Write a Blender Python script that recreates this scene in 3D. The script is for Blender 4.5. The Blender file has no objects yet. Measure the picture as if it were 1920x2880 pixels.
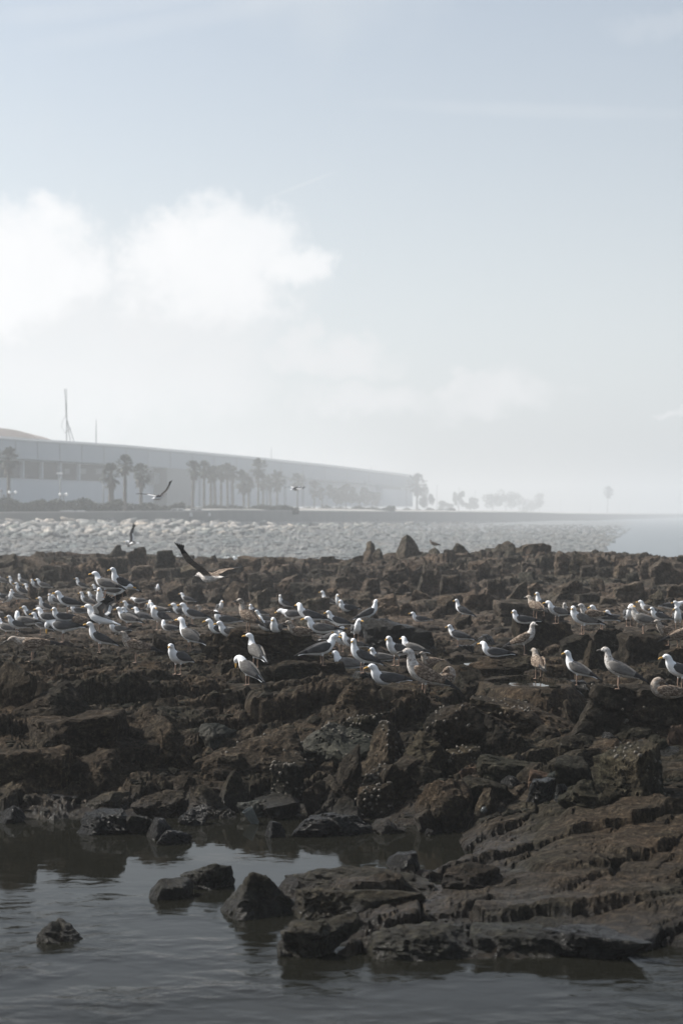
import bpy, bmesh, math, random
import numpy as np
from mathutils import Vector, Matrix

# ------------------------------------------------------------------ camera, sky, sun, exposure
scene = bpy.context.scene
COL = scene.collection
F = 5600.0          # focal length in photograph pixels (1920 x 2880)
CH = 2.4            # eye height above the pool
R = math.radians

cam_d = bpy.data.cameras.new('camera')
cam = bpy.data.objects.new('camera', cam_d)
COL.objects.link(cam)
cam.location = (0, 0, CH)
cam.rotation_euler = (R(90), 0, 0)
cam_d.sensor_fit = 'VERTICAL'
cam_d.sensor_height = 36.0
cam_d.lens = F / 2880.0 * 36.0
cam_d.clip_start = 0.1
cam_d.clip_end = 6000
cam_d.dof.use_dof = True
cam_d.dof.focus_distance = 20.0
cam_d.dof.aperture_fstop = 3.2
scene.camera = cam

SUN_EL, SUN_AZ = 43.0, -74.0       # azimuth from +Y, positive towards +X
world = bpy.data.worlds.new('World')
scene.world = world
world.use_nodes = True
SKY_STRENGTH = 0.125
HAZE_D, HAZE_G = 0.0011, 0.3

sun_d = bpy.data.lights.new('sun', 'SUN')
sun_d.energy = 5.0
sun_d.angle = R(0.5)
sun_d.color = (1.0, 0.95, 0.88)
sun = bpy.data.objects.new('sun', sun_d)
COL.objects.link(sun)
_sd = Vector((math.sin(R(SUN_AZ)) * math.cos(R(SUN_EL)), math.cos(R(SUN_AZ)) * math.cos(R(SUN_EL)), math.sin(R(SUN_EL))))
sun.rotation_euler = _sd.to_track_quat('Z', 'Y').to_euler()

scene.view_settings.view_transform = 'Standard'
scene.view_settings.look = 'None'
scene.view_settings.exposure = 0.5
scene.view_settings.gamma = 1.0
scene.view_settings.use_curve_mapping = False
scene.render.engine = 'CYCLES'
cy = scene.cycles
cy.use_denoising = True
cy.max_bounces = 6
cy.diffuse_bounces = 2
cy.glossy_bounces = 3
cy.transmission_bounces = 4
cy.transparent_max_bounces = 6
cy.volume_bounces = 2
cy.caustics_reflective = False
cy.caustics_refractive = False
cy.sample_clamp_indirect = 4.0


def build_world():
    nt = world.node_tree
    N, L = nt.nodes, nt.links
    N.clear()
    out = N.new('ShaderNodeOutputWorld')
    bg = N.new('ShaderNodeBackground')
    bg.inputs['Strength'].default_value = SKY_STRENGTH
    sky = N.new('ShaderNodeTexSky')
    sky.sky_type = 'NISHITA'
    sky.sun_disc = False
    sky.sun_elevation = R(SUN_EL)
    sky.sun_rotation = R(SUN_AZ)
    sky.altitude = 0
    sky.air_density = 1.0
    sky.dust_density = 1.6
    sky.ozone_density = 1.5

    tc = N.new('ShaderNodeTexCoord')
    sep = N.new('ShaderNodeSeparateXYZ')
    L.new(tc.outputs['Generated'], sep.inputs[0])

    def M(op, a, b=None, c=None, clamp=False):
        n = N.new('ShaderNodeMath')
        n.operation = op
        n.use_clamp = clamp
        for i, v in enumerate((a, b, c)):
            if v is None:
                continue
            if isinstance(v, (int, float)):
                n.inputs[i].default_value = v
            else:
                L.new(v, n.inputs[i])
        return n.outputs[0]

    az = M('ARCTAN2', sep.outputs['X'], sep.outputs['Y'])
    el = M('ARCSINE', sep.outputs['Z'])
    # billowing distortion of the cloud outlines
    comb = N.new('ShaderNodeCombineXYZ')
    L.new(az, comb.inputs[0])
    L.new(el, comb.inputs[1])

    def noise(scale, detail, rough, off=0.0, vec=comb.outputs[0]):
        n = N.new('ShaderNodeTexNoise')
        n.inputs['Scale'].default_value = scale
        n.inputs['Detail'].default_value = detail
        n.inputs['Roughness'].default_value = rough
        if off:
            a = N.new('ShaderNodeVectorMath')
            a.operation = 'ADD'
            a.inputs[1].default_value = (off, off * 1.7, off * 0.3)
            L.new(vec, a.inputs[0])
            L.new(a.outputs[0], n.inputs['Vector'])
        else:
            L.new(vec, n.inputs['Vector'])
        return n.outputs['Fac']
    n_big = noise(40, 9, 0.6)
    n_soft = noise(9, 4, 0.5, 3.1)

    w1, w2 = noise(24, 10, 0.62, 7.7), noise(24, 10, 0.62, 15.1)
    azw = M('ADD', az, M('MULTIPLY', M('SUBTRACT', w1, 0.5), 0.075))
    elw = M('ADD', el, M('MULTIPLY', M('SUBTRACT', w2, 0.5), 0.055))

    def ell(px, py, rx, ry, rot=0.0, k=1.0):
        a, e = (px - 960) / F, (1440 - py) / F
        dx = M('SUBTRACT', az if rot else azw, a)
        dy = M('SUBTRACT', el if rot else elw, e)
        if rot:
            c, s = math.cos(rot), math.sin(rot)
            dx, dy = M('ADD', M('MULTIPLY', dx, c), M('MULTIPLY', dy, s)), M('SUBTRACT', M('MULTIPLY', dy, c), M('MULTIPLY', dx, s))
        qx = M('POWER', M('ABSOLUTE', M('DIVIDE', dx, rx / F)), 2)
        qy = M('POWER', M('ABSOLUTE', M('DIVIDE', dy, ry / F)), 2)
        v = M('SUBTRACT', 1.0, M('ADD', qx, qy))
        return M('MULTIPLY', M('MAXIMUM', v, -2.0), k)

    def cloud(lst, amp, lo, hi, strength):
        m = None
        for e in lst:
            v = ell(*e)
            m = v if m is None else M('MAXIMUM', m, v)
        m = M('ADD', m, M('MULTIPLY', M('SUBTRACT', n_big, 0.5), amp))
        r = N.new('ShaderNodeMapRange')
        r.interpolation_type = 'SMOOTHSTEP'
        r.inputs['From Min'].default_value = lo
        r.inputs['From Max'].default_value = hi
        r.inputs['To Max'].default_value = strength
        L.new(m, r.inputs['Value'])
        return r.outputs['Result']

    bright = cloud([(50, 710, 270, 140), (60, 820, 250, 150), (210, 760, 150, 110), (520, 715, 190, 125), (660, 690, 220, 145), (600, 800, 240, 140), (830, 745, 115, 80)], 1.5, -0.25, 0.9, 0.84)
    lower = cloud([(80, 790, 300, 170), (200, 920, 360, 190), (560, 800, 290, 170), (500, 920, 280, 190), (250, 1060, 480, 130), (560, 1040, 240, 120),
                   (850, 965, 70, 55), (985, 975, 70, 55), (910, 1000, 160, 50),
                   (1050, 1120, 190, 60), (1300, 1080, 62, 36), (1400, 1120, 180, 60), (1865, 1160, 60, 16)], 1.4, -0.7, 1.3, 0.85)
    thin = cloud([(500, 90, 420, 34, 0.20, 1.0), (1500, 330, 500, 22, -0.05, 1.0), (1850, 130, 200, 40, 0.0, 1.0), (300, 60, 400, 30, 0.12, 1.0)], 1.6, -0.5, 1.5, 0.16)
    trail = cloud([(840, 532, 130, 6, 0.37, 1.0)], 0.7, -0.2, 1.2, 0.16)
    # the same kind of broken cloud all round the horizon
    r = N.new('ShaderNodeMapRange')
    r.interpolation_type = 'SMOOTHSTEP'
    r.inputs['From Min'].default_value = 0.5
    r.inputs['From Max'].default_value = 0.8
    r.inputs['To Max'].default_value = 0.45
    L.new(n_soft, r.inputs['Value'])
    veil = r.outputs['Result']
    # haze towards the horizon
    hz = N.new('ShaderNodeMapRange')
    hz.interpolation_type = 'SMOOTHSTEP'
    hz.inputs['From Min'].default_value = 0.30
    hz.inputs['From Max'].default_value = -0.02
    hz.inputs['To Min'].default_value = 0.62
    hz.inputs['To Max'].default_value = 0.92
    L.new(el, hz.inputs['Value'])

    def mix(fac, a, col):
        m = N.new('ShaderNodeMix')
        m.data_type = 'RGBA'
        L.new(fac, m.inputs['Factor'])
        if isinstance(a, tuple):
            m.inputs['A'].default_value = a
        else:
            L.new(a, m.inputs['A'])
        m.inputs['B'].default_value = col
        return m.outputs['Result']
    k = 1.0 / SKY_STRENGTH / 2 ** scene.view_settings.exposure
    bw = N.new('ShaderNodeRGBToBW')
    L.new(sky.outputs['Color'], bw.inputs[0])
    pale = N.new('ShaderNodeVectorMath')
    pale.operation = 'MULTIPLY'
    pale.inputs[1].default_value = (0.955, 1.005, 1.035)
    L.new(bw.outputs[0], pale.inputs[0])
    m0 = N.new('ShaderNodeMix')
    m0.data_type = 'RGBA'
    L.new(hz.outputs['Result'], m0.inputs['Factor'])
    L.new(sky.outputs['Color'], m0.inputs['A'])
    L.new(pale.outputs[0], m0.inputs['B'])
    c = m0.outputs['Result']
    c = mix(veil, c, (0.70 * k, 0.75 * k, 0.79 * k, 1))
    c = mix(thin, c, (0.86 * k, 0.88 * k, 0.90 * k, 1))
    c = mix(lower, c, (0.87 * k, 0.875 * k, 0.89 * k, 1))
    c = mix(M('MULTIPLY', bright, M('ADD', 0.55, M('MULTIPLY', w1, 0.8)), clamp=True), c, (1.03 * k, 1.03 * k, 1.04 * k, 1))
    c = mix(trail, c, (0.95 * k, 0.95 * k, 0.95 * k, 1))
    L.new(c, bg.inputs['Color'])
    L.new(bg.outputs[0], out.inputs['Surface'])
    world.cycles.sampling_method = 'MANUAL'
    world.cycles.sample_map_resolution = 1024


build_world()

# ------------------------------------------------------------------ helpers
rng = np.random.default_rng(11)
random.seed(5)


def at(px, py, Y):
    return Vector(((px - 960) * Y / F, Y, CH - (py - 1440) * Y / F))


def obj(name, mesh, mat=None, parent=None, loc=None):
    o = bpy.data.objects.new(name, mesh)
    COL.objects.link(o)
    if mat is not None:
        for m in (mat if isinstance(mat, (list, tuple)) else [mat]):
            mesh.materials.append(m)
    if parent is not None:
        o.parent = parent
    if loc is not None:
        o.location = loc
    return o


def empty(name, loc=(0, 0, 0), rz=0.0):
    o = bpy.data.objects.new(name, None)
    COL.objects.link(o)
    o.location = loc
    o.rotation_euler = (0, 0, rz)
    o.empty_display_size = 0.1
    return o


def tag(o, label=None, cat=None, group=None, kind=None):
    if label:
        o['label'] = label
    if cat:
        o['category'] = cat
    if group:
        o['group'] = group
    if kind:
        o['kind'] = kind
    return o


def np_mesh(name, v, faces, smooth=True):
    """faces: (n,3) or (n,4) array"""
    v = np.asarray(v, dtype=np.float32)
    faces = np.asarray(faces, dtype=np.int32)
    k = faces.shape[1]
    me = bpy.data.meshes.new(name)
    me.vertices.add(len(v))
    me.vertices.foreach_set('co', v.ravel())
    me.loops.add(faces.size)
    me.loops.foreach_set('vertex_index', faces.ravel())
    me.polygons.add(len(faces))
    me.polygons.foreach_set('loop_start', np.arange(0, faces.size, k, dtype=np.int32))
    me.polygons.foreach_set('loop_total', np.full(len(faces), k, dtype=np.int32))
    me.polygons.foreach_set('use_smooth', np.full(len(faces), smooth, dtype=bool))
    me.update(calc_edges=True)
    me.validate()
    return me


class MB:
    """collects plain faces"""
    def __init__(s):
        s.v, s.f, s.m = [], [], []

    def box(s, x0, x1, y0, y1, z0, z1, m=0):
        b = len(s.v)
        s.v += [(x0, y0, z0), (x1, y0, z0), (x1, y1, z0), (x0, y1, z0), (x0, y0, z1), (x1, y0, z1), (x1, y1, z1), (x0, y1, z1)]
        for q in ((0, 3, 2, 1), (4, 5, 6, 7), (0, 1, 5, 4), (1, 2, 6, 5), (2, 3, 7, 6), (3, 0, 4, 7)):
            s.f.append(tuple(b + i for i in q))
            s.m.append(m)

    def hexa(s, p, m=0):
        """8 points: 4 bottom, 4 top"""
        b = len(s.v)
        s.v += [tuple(q) for q in p]
        for q in ((0, 3, 2, 1), (4, 5, 6, 7), (0, 1, 5, 4), (1, 2, 6, 5), (2, 3, 7, 6), (3, 0, 4, 7)):
            s.f.append(tuple(b + i for i in q))
            s.m.append(m)

    def poly(s, pts, m=0):
        b = len(s.v)
        s.v += [tuple(p) for p in pts]
        s.f.append(tuple(range(b, b + len(pts))))
        s.m.append(m)

    def tube(s, pts, rad, n=6, m=0):
        pts = [Vector(p) for p in pts]
        rings = []
        for i, p in enumerate(pts):
            t = (pts[min(i + 1, len(pts) - 1)] - pts[max(i - 1, 0)]).normalized()
            a = t.orthogonal().normalized() if abs(t.z) > 0.9 else t.cross(Vector((0, 0, 1))).normalized()
            if abs(t.z) > 0.9:
                a = Vector((1, 0, 0)) - t * t.x
                a.normalize()
            c = t.cross(a).normalized()
            r = rad[i] if isinstance(rad, (list, tuple)) else rad
            b = len(s.v)
            for k in range(n):
                w = 2 * math.pi * k / n
                s.v.append(tuple(p + a * (r * math.cos(w)) + c * (r * math.sin(w))))
            rings.append(b)
        for i in range(len(rings) - 1):
            for k in range(n):
                s.f.append((rings[i] + k, rings[i] + (k + 1) % n, rings[i + 1] + (k + 1) % n, rings[i + 1] + k))
                s.m.append(m)
        s.f.append(tuple(rings[0] + k for k in reversed(range(n))))
        s.m.append(m)
        s.f.append(tuple(rings[-1] + k for k in range(n)))
        s.m.append(m)

    def mesh(s, name, mats=None, smooth=False):
        me = bpy.data.meshes.new(name)
        me.from_pydata(s.v, [], s.f)
        if mats:
            for m in mats:
                me.materials.append(m)
        me.polygons.foreach_set('material_index', s.m)
        me.polygons.foreach_set('use_smooth', [smooth] * len(s.f))
        me.update()
        return me


# numpy noise -------------------------------------------------------
def _h(ix, iy, iz, seed):
    h = (ix.astype(np.int64) * 374761393 + iy.astype(np.int64) * 668265263 + iz.astype(np.int64) * 2147483647 + seed * 1274126177) & 0xFFFFFFFF
    h = ((h ^ (h >> 13)) * 1274126177) & 0xFFFFFFFF
    h = ((h ^ (h >> 16)) * 2246822519) & 0xFFFFFFFF
    return h ^ (h >> 15)


def pnoise(x, y, z, seed=0):
    """gradient noise, about -1..1"""
    x0, y0, z0 = np.floor(x), np.floor(y), np.floor(z)
    fx, fy, fz = x - x0, y - y0, z - z0
    u, v, w = (t * t * t * (t * (t * 6 - 15) + 10) for t in (fx, fy, fz))
    out = 0
    for dx in (0, 1):
        wx = u if dx else 1 - u
        for dy in (0, 1):
            wy = v if dy else 1 - v
            for dz in (0, 1):
                wz = w if dz else 1 - w
                h = _h(x0 + dx, y0 + dy, z0 + dz, seed)
                gx = (h & 1023) / 511.5 - 1
                gy = ((h >> 10) & 1023) / 511.5 - 1
                gz = ((h >> 20) & 1023) / 511.5 - 1
                out = out + wx * wy * wz * (gx * (fx - dx) + gy * (fy - dy) + gz * (fz - dz))
    return out * 1.3


def fbm(x, y, z, oct=4, gain=0.5, seed=0, ridge=False):
    a, s = 1.0, 0
    for i in range(oct):
        n = pnoise(x, y, z, seed + i)
        if ridge:
            n = 0.5 - np.abs(n) * 1.6
        s = s + a * n
        a *= gain
        x, y, z = x * 2.03 + 1.7, y * 2.03 - 3.1, z * 2.03 + 5.3
    return s


def cells(x, y, seed=0):
    """2D Voronoi: cell random numbers (3), offset from the cell centre, distance to the border"""
    x0, y0 = np.floor(x), np.floor(y)
    f1 = np.full(x.shape, 9.0)
    f2 = np.full(x.shape, 9.0)
    ra = np.zeros(x.shape)
    rb = np.zeros(x.shape)
    rc = np.zeros(x.shape)
    ox = np.zeros(x.shape)
    oy = np.zeros(x.shape)
    zz = np.zeros(x.shape)
    for dx in (-1, 0, 1):
        for dy in (-1, 0, 1):
            h = _h(x0 + dx, y0 + dy, zz, seed)
            h2 = _h(x0 + dx, y0 + dy, zz + 1, seed)
            cx = x0 + dx + 0.1 + 0.8 * (h & 1023) / 1023
            cyy = y0 + dy + 0.1 + 0.8 * ((h >> 10) & 1023) / 1023
            d = np.hypot(x - cx, y - cyy)
            near = d < f1
            f2 = np.where(near, f1, np.minimum(f2, d))
            f1 = np.where(near, d, f1)
            ra = np.where(near, ((h >> 20) & 1023) / 511.5 - 1, ra)
            rb = np.where(near, (h2 & 1023) / 511.5 - 1, rb)
            rc = np.where(near, ((h2 >> 10) & 1023) / 511.5 - 1, rc)
            ox = np.where(near, x - cx, ox)
            oy = np.where(near, y - cyy, oy)
    return ra, rb, rc, ox, oy, f2 - f1


def sstep(a, b, x):
    t = np.clip((x - a) / (b - a), 0, 1)
    return t * t * (3 - 2 * t)


# ------------------------------------------------------------------ materials
def mat_new(name):
    m = bpy.data.materials.new(name)
    m.use_nodes = True
    nt = m.node_tree
    b = nt.nodes['Principled BSDF']
    return m, nt.nodes, nt.links, b


def nd(N, L, t, **kw):
    n = N.new(t)
    for k, v in kw.items():
        if k in n.inputs:
            if hasattr(v, 'is_linked') or hasattr(v, 'links'):
                L.new(v, n.inputs[k])
            else:
                n.inputs[k].default_value = v
        else:
            setattr(n, k, v)
    return n


def ramp(N, L, fac, stops):
    r = N.new('ShaderNodeValToRGB')
    e = r.color_ramp.elements
    while len(e) < len(stops):
        e.new(0.5)
    for i, (p, c) in enumerate(stops):
        e[i].position = p
        e[i].color = (*c, 1) if len(c) == 3 else c
    L.new(fac, r.inputs['Fac'])
    return r.outputs['Color']


def mixc(N, L, fac, a, b, mode='MIX'):
    m = N.new('ShaderNodeMix')
    m.data_type = 'RGBA'
    m.blend_type = mode
    for k, v in (('Factor', fac), ('A', a), ('B', b)):
        if isinstance(v, (int, float)):
            m.inputs[k].default_value = v
        elif isinstance(v, tuple):
            m.inputs[k].default_value = (*v, 1) if len(v) == 3 else v
        else:
            L.new(v, m.inputs[k])
    return m.outputs['Result']


def rock_material(name, dark, mid, light, bump=0.9, wet=(0.02, 0.22), speck=True, scale=1.0, rough=0.85):
    m, N, L, b = mat_new(name)
    geo = N.new('ShaderNodeNewGeometry')
    pos = geo.outputs['Position']
    n1 = nd(N, L, 'ShaderNodeTexNoise', Vector=pos, Scale=2.3 * scale, Detail=6.0, Roughness=0.6)
    n2 = nd(N, L, 'ShaderNodeTexNoise', Vector=pos, Scale=17.0 * scale, Detail=8.0, Roughness=0.68)
    n3 = nd(N, L, 'ShaderNodeTexNoise', Vector=pos, Scale=75.0 * scale, Detail=4.0, Roughness=0.6)
    col = ramp(N, L, n2.outputs['Fac'], [(0.30, dark), (0.52, mid), (0.74, light)])
    col2 = ramp(N, L, n1.outputs['Fac'], [(0.32, (0.55, 0.6, 0.62)), (0.55, (1, 1, 1)), (0.72, (1.28, 1.22, 1.14))])
    col = mixc(N, L, 1.0, col, col2, 'MULTIPLY')
    n4 = nd(N, L, 'ShaderNodeTexNoise', Vector=pos, Scale=48.0 * scale, Detail=6.0, Roughness=0.75)
    col = mixc(N, L, 1.0, col, ramp(N, L, n4.outputs['Fac'], [(0.33, (0.45, 0.43, 0.42)), (0.5, (1, 1, 1)), (0.68, (1.7, 1.62, 1.5))]), 'MULTIPLY')
    n5 = nd(N, L, 'ShaderNodeTexNoise', Vector=pos, Scale=1.1 * scale, Detail=4.0, Roughness=0.55)
    col = mixc(N, L, 1.0, col, ramp(N, L, n5.outputs['Fac'], [(0.36, (0.78, 0.86, 0.84)), (0.5, (1, 1, 1)), (0.62, (1.10, 1.03, 0.96))]), 'MULTIPLY')
    oi = N.new('ShaderNodeObjectInfo')
    col = mixc(N, L, 1.0, col, ramp(N, L, oi.outputs['Random'], [(0.0, (0.72, 0.74, 0.76)), (0.5, (1, 1, 1)), (1.0, (1.28, 1.22, 1.14))]), 'MULTIPLY')
    if speck:
        vo = nd(N, L, 'ShaderNodeTexVoronoi', Vector=pos, Scale=21.0 * scale)
        sp = nd(N, L, 'ShaderNodeMapRange', Value=vo.outputs['Distance'])
        sp.inputs['From Min'].default_value = 0.085
        sp.inputs['From Max'].default_value = 0.05
        g = nd(N, L, 'ShaderNodeMath', operation='GREATER_THAN')
        L.new(n1.outputs['Fac'], g.inputs[0])
        g.inputs[1].default_value = 0.58
        mu = nd(N, L, 'ShaderNodeMath', operation='MULTIPLY')
        L.new(sp.outputs[0], mu.inputs[0])
        L.new(g.outputs[0], mu.inputs[1])
        mu2 = nd(N, L, 'ShaderNodeMath', operation='MULTIPLY')
        L.new(mu.outputs[0], mu2.inputs[0])
        mu2.inputs[1].default_value = 0.5
        col = mixc(N, L, mu2.outputs[0], col, (0.42, 0.40, 0.37))
    # tide mark: wet, darker, glossy rock close to the water
    sp_ = N.new('ShaderNodeSeparateXYZ')
    L.new(pos, sp_.inputs[0])
    ad = nd(N, L, 'ShaderNodeMath', operation='MULTIPLY_ADD')
    L.new(n1.outputs['Fac'], ad.inputs[0])
    ad.inputs[1].default_value = -0.22
    L.new(sp_.outputs['Z'], ad.inputs[2])
    ad2 = nd(N, L, 'ShaderNodeMath', operation='ADD')
    L.new(ad.outputs[0], ad2.inputs[0])
    ad2.inputs[1].default_value = 0.11
    w = nd(N, L, 'ShaderNodeMapRange', Value=ad2.outputs[0], interpolation_type='SMOOTHSTEP')
    w.inputs['From Min'].default_value = wet[1]
    w.inputs['From Max'].default_value = wet[0]
    col = mixc(N, L, w.outputs[0], col, mixc(N, L, 1.0, col, (0.55, 0.56, 0.55), 'MULTIPLY'))
    L.new(col, b.inputs['Base Color'])
    rr = nd(N, L, 'ShaderNodeMapRange', Value=w.outputs[0])
    rr.inputs['To Min'].default_value = rough
    rr.inputs['To Max'].default_value = 0.30
    L.new(rr.outputs[0], b.inputs['Roughness'])
    sl = nd(N, L, 'ShaderNodeMapRange', Value=w.outputs[0])
    sl.inputs['To Min'].default_value = 0.08
    sl.inputs['To Max'].default_value = 0.26
    L.new(sl.outputs[0], b.inputs['Specular IOR Level'])
    ma0 = nd(N, L, 'ShaderNodeMath', operation='MULTIPLY_ADD')
    L.new(n4.outputs['Fac'], ma0.inputs[0])
    ma0.inputs[1].default_value = 0.5
    L.new(n2.outputs['Fac'], ma0.inputs[2])
    ma = nd(N, L, 'ShaderNodeMath', operation='MULTIPLY_ADD')
    L.new(n3.outputs['Fac'], ma.inputs[0])
    ma.inputs[1].default_value = 0.25
    L.new(ma0.outputs[0], ma.inputs[2])
    bp = nd(N, L, 'ShaderNodeBump', Height=ma.outputs[0], Strength=bump, Distance=0.05 / scale)
    L.new(bp.outputs[0], b.inputs['Normal'])
    return m


M_ROCK = rock_material('rock_algae_brown', (0.0098, 0.0080, 0.0060), (0.0357, 0.0286, 0.0210), (0.1095, 0.0918, 0.0698), bump=1.0)
M_ROCK2 = rock_material('rock_olive_brown', (0.0096, 0.0086, 0.0064), (0.0341, 0.0300, 0.0212), (0.0999, 0.0905, 0.0673), bump=1.0)
M_PALE = rock_material('rock_pale_slate', (0.0223, 0.0223, 0.0192), (0.0379, 0.0375, 0.0321), (0.0580, 0.0558, 0.0491), bump=0.5, rough=0.65)
M_SLATE = rock_material('rock_wet_slate', (0.0070, 0.0066, 0.0060), (0.0180, 0.0168, 0.0150), (0.0440, 0.0420, 0.0390), bump=1.0, wet=(0.5, 1.2), rough=0.5)
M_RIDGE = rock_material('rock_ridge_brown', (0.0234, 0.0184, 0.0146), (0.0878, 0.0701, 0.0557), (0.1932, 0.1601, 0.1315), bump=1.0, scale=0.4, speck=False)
M_RED = rock_material('rock_reddish', (0.0300, 0.0220, 0.0170), (0.0700, 0.0500, 0.0380), (0.1200, 0.0900, 0.0700), bump=0.6, scale=0.4, speck=False)
M_BEACH = rock_material('beach_stone_grey', (0.1624, 0.1627, 0.1587), (0.3898, 0.3821, 0.3708), (0.6821, 0.6644, 0.6468), bump=0.8, scale=0.12, speck=False, wet=(-0.3, 0.2), rough=0.6)


def water_material(name, deep, sc, strength, rough=0.03, ior=1.33, calm=None):
    m, N, L, b = mat_new(name)
    geo = N.new('ShaderNodeNewGeometry')
    mp = nd(N, L, 'ShaderNodeMapping', Vector=geo.outputs['Position'])
    mp.inputs['Scale'].default_value = (0.8, 1.0, 1.0)
    mp.inputs['Rotation'].default_value = (0, 0, 0.25)
    n1 = nd(N, L, 'ShaderNodeTexNoise', Vector=mp.outputs[0], Scale=sc, Detail=5.0, Roughness=0.5, Distortion=0.4)
    n2 = nd(N, L, 'ShaderNodeTexNoise', Vector=mp.outputs[0], Scale=sc * 0.22, Detail=3.0, Roughness=0.5)
    r = nd(N, L, 'ShaderNodeMapRange', Value=n2.outputs['Fac'])
    r.inputs['From Min'].default_value = 0.4
    r.inputs['From Max'].default_value = 0.65
    r.inputs['To Min'].default_value = 0.12
    mu = nd(N, L, 'ShaderNodeMath', operation='MULTIPLY')
    L.new(n1.outputs['Fac'], mu.inputs[0])
    L.new(r.outputs[0], mu.inputs[1])
    bp = nd(N, L, 'ShaderNodeBump', Height=mu.outputs[0], Strength=strength, Distance=0.05)
    if calm:
        # sheltered water behind the shelf lies still, the open side is ruffled
        sx = N.new('ShaderNodeSeparateXYZ')
        L.new(geo.outputs['Position'], sx.inputs[0])
        yy = nd(N, L, 'ShaderNodeMath', operation='MULTIPLY_ADD')
        L.new(n2.outputs['Fac'], yy.inputs[0])
        yy.inputs[1].default_value = 2.4
        L.new(sx.outputs['Y'], yy.inputs[2])
        cr = nd(N, L, 'ShaderNodeMapRange', Value=yy.outputs[0], interpolation_type='SMOOTHSTEP')
        cr.inputs['From Min'].default_value = calm[0] + 1.2
        cr.inputs['From Max'].default_value = calm[1] + 1.2
        cr.inputs['To Min'].default_value = strength
        cr.inputs['To Max'].default_value = calm[2]
        L.new(cr.outputs[0], bp.inputs['Strength'])
    L.new(bp.outputs[0], b.inputs['Normal'])
    b.inputs['Base Color'].default_value = (*deep, 1)
    b.inputs['Roughness'].default_value = rough
    b.inputs['IOR'].default_value = ior
    return m


M_POOL = water_material('pool_water', (0.008, 0.008, 0.006), 6.0, 0.34, ior=1.105, calm=(11.2, 13.2, 0.05))
M_SEA = water_material('sea_water', (0.13, 0.148, 0.16), 0.8, 0.9, rough=0.3, ior=1.10)


def simple(name, col, rough=0.6, var=0.12, scale=3.0, bump=0.0, obj_space=False, spec=0.4):
    m, N, L, b = mat_new(name)
    if obj_space:
        tc = N.new('ShaderNodeTexCoord')
        vec = tc.outputs['Object']
    else:
        vec = N.new('ShaderNodeNewGeometry').outputs['Position']
    n = nd(N, L, 'ShaderNodeTexNoise', Vector=vec, Scale=scale, Detail=5.0, Roughness=0.6)
    lo = tuple(c * (1 - var) for c in col)
    hi = tuple(min(1, c * (1 + var)) for c in col)
    L.new(ramp(N, L, n.outputs['Fac'], [(0.3, lo), (0.7, hi)]), b.inputs['Base Color'])
    b.inputs['Roughness'].default_value = rough
    b.inputs['Specular IOR Level'].default_value = spec
    if bump:
        bp = nd(N, L, 'ShaderNodeBump', Height=n.outputs['Fac'], Strength=bump, Distance=0.02)
        L.new(bp.outputs[0], b.inputs['Normal'])
    return m


def feather(name, lo, mid, hi, scale=26.0, stretch=(0.45, 1, 1)):
    m, N, L, b = mat_new(name)
    tc = N.new('ShaderNodeTexCoord')
    mp = nd(N, L, 'ShaderNodeMapping', Vector=tc.outputs['Object'])
    mp.inputs['Scale'].default_value = stretch
    n = nd(N, L, 'ShaderNodeTexNoise', Vector=mp.outputs[0], Scale=scale, Detail=4.0, Roughness=0.65)
    L.new(ramp(N, L, n.outputs['Fac'], [(0.34, lo), (0.5, mid), (0.66, hi)]), b.inputs['Base Color'])
    b.inputs['Roughness'].default_value = 0.75
    b.inputs['Specular IOR Level'].default_value = 0.15
    bp = nd(N, L, 'ShaderNodeBump', Height=n.outputs['Fac'], Strength=0.5, Distance=0.006)
    L.new(bp.outputs[0], b.inputs['Normal'])
    return m


M_WHITE = feather('feather_white', (0.72, 0.73, 0.74), (0.82, 0.83, 0.84), (0.88, 0.88, 0.88), 14)
M_STREAK = feather('feather_streaked', (0.20, 0.175, 0.15), (0.50, 0.47, 0.44), (0.66, 0.64, 0.62), 55, (0.7, 1, 1))
M_DARK = feather('feather_slate', (0.045, 0.045, 0.046), (0.062, 0.062, 0.064), (0.085, 0.085, 0.088), 22)
M_GREY = feather('feather_grey_brown', (0.085, 0.08, 0.075), (0.135, 0.128, 0.12), (0.19, 0.18, 0.17), 30)
M_BROWN = feather('feather_mottled_brown', (0.05, 0.036, 0.026), (0.13, 0.095, 0.07), (0.40, 0.33, 0.26), 60, (0.6, 1, 1))
M_JUV = feather('feather_young_belly', (0.13, 0.10, 0.08), (0.30, 0.26, 0.22), (0.50, 0.46, 0.41), 50, (0.6, 1, 1))
M_BLACK = feather('feather_black', (0.015, 0.015, 0.016), (0.022, 0.022, 0.023), (0.035, 0.035, 0.036), 30)
M_LEGY = simple('leg_pinkish', (0.27, 0.18, 0.13), 0.5, 0.1, 40, obj_space=True)
M_BEAKY = simple('beak_yellow', (0.62, 0.36, 0.08), 0.4, 0.15, 30, obj_space=True)
M_BEAKD = simple('beak_dark', (0.05, 0.045, 0.04), 0.4, 0.15, 30, obj_space=True)
M_EYE = simple('eye_dark', (0.01, 0.01, 0.01), 0.15, 0.1, 30, obj_space=True, spec=0.6)

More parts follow.
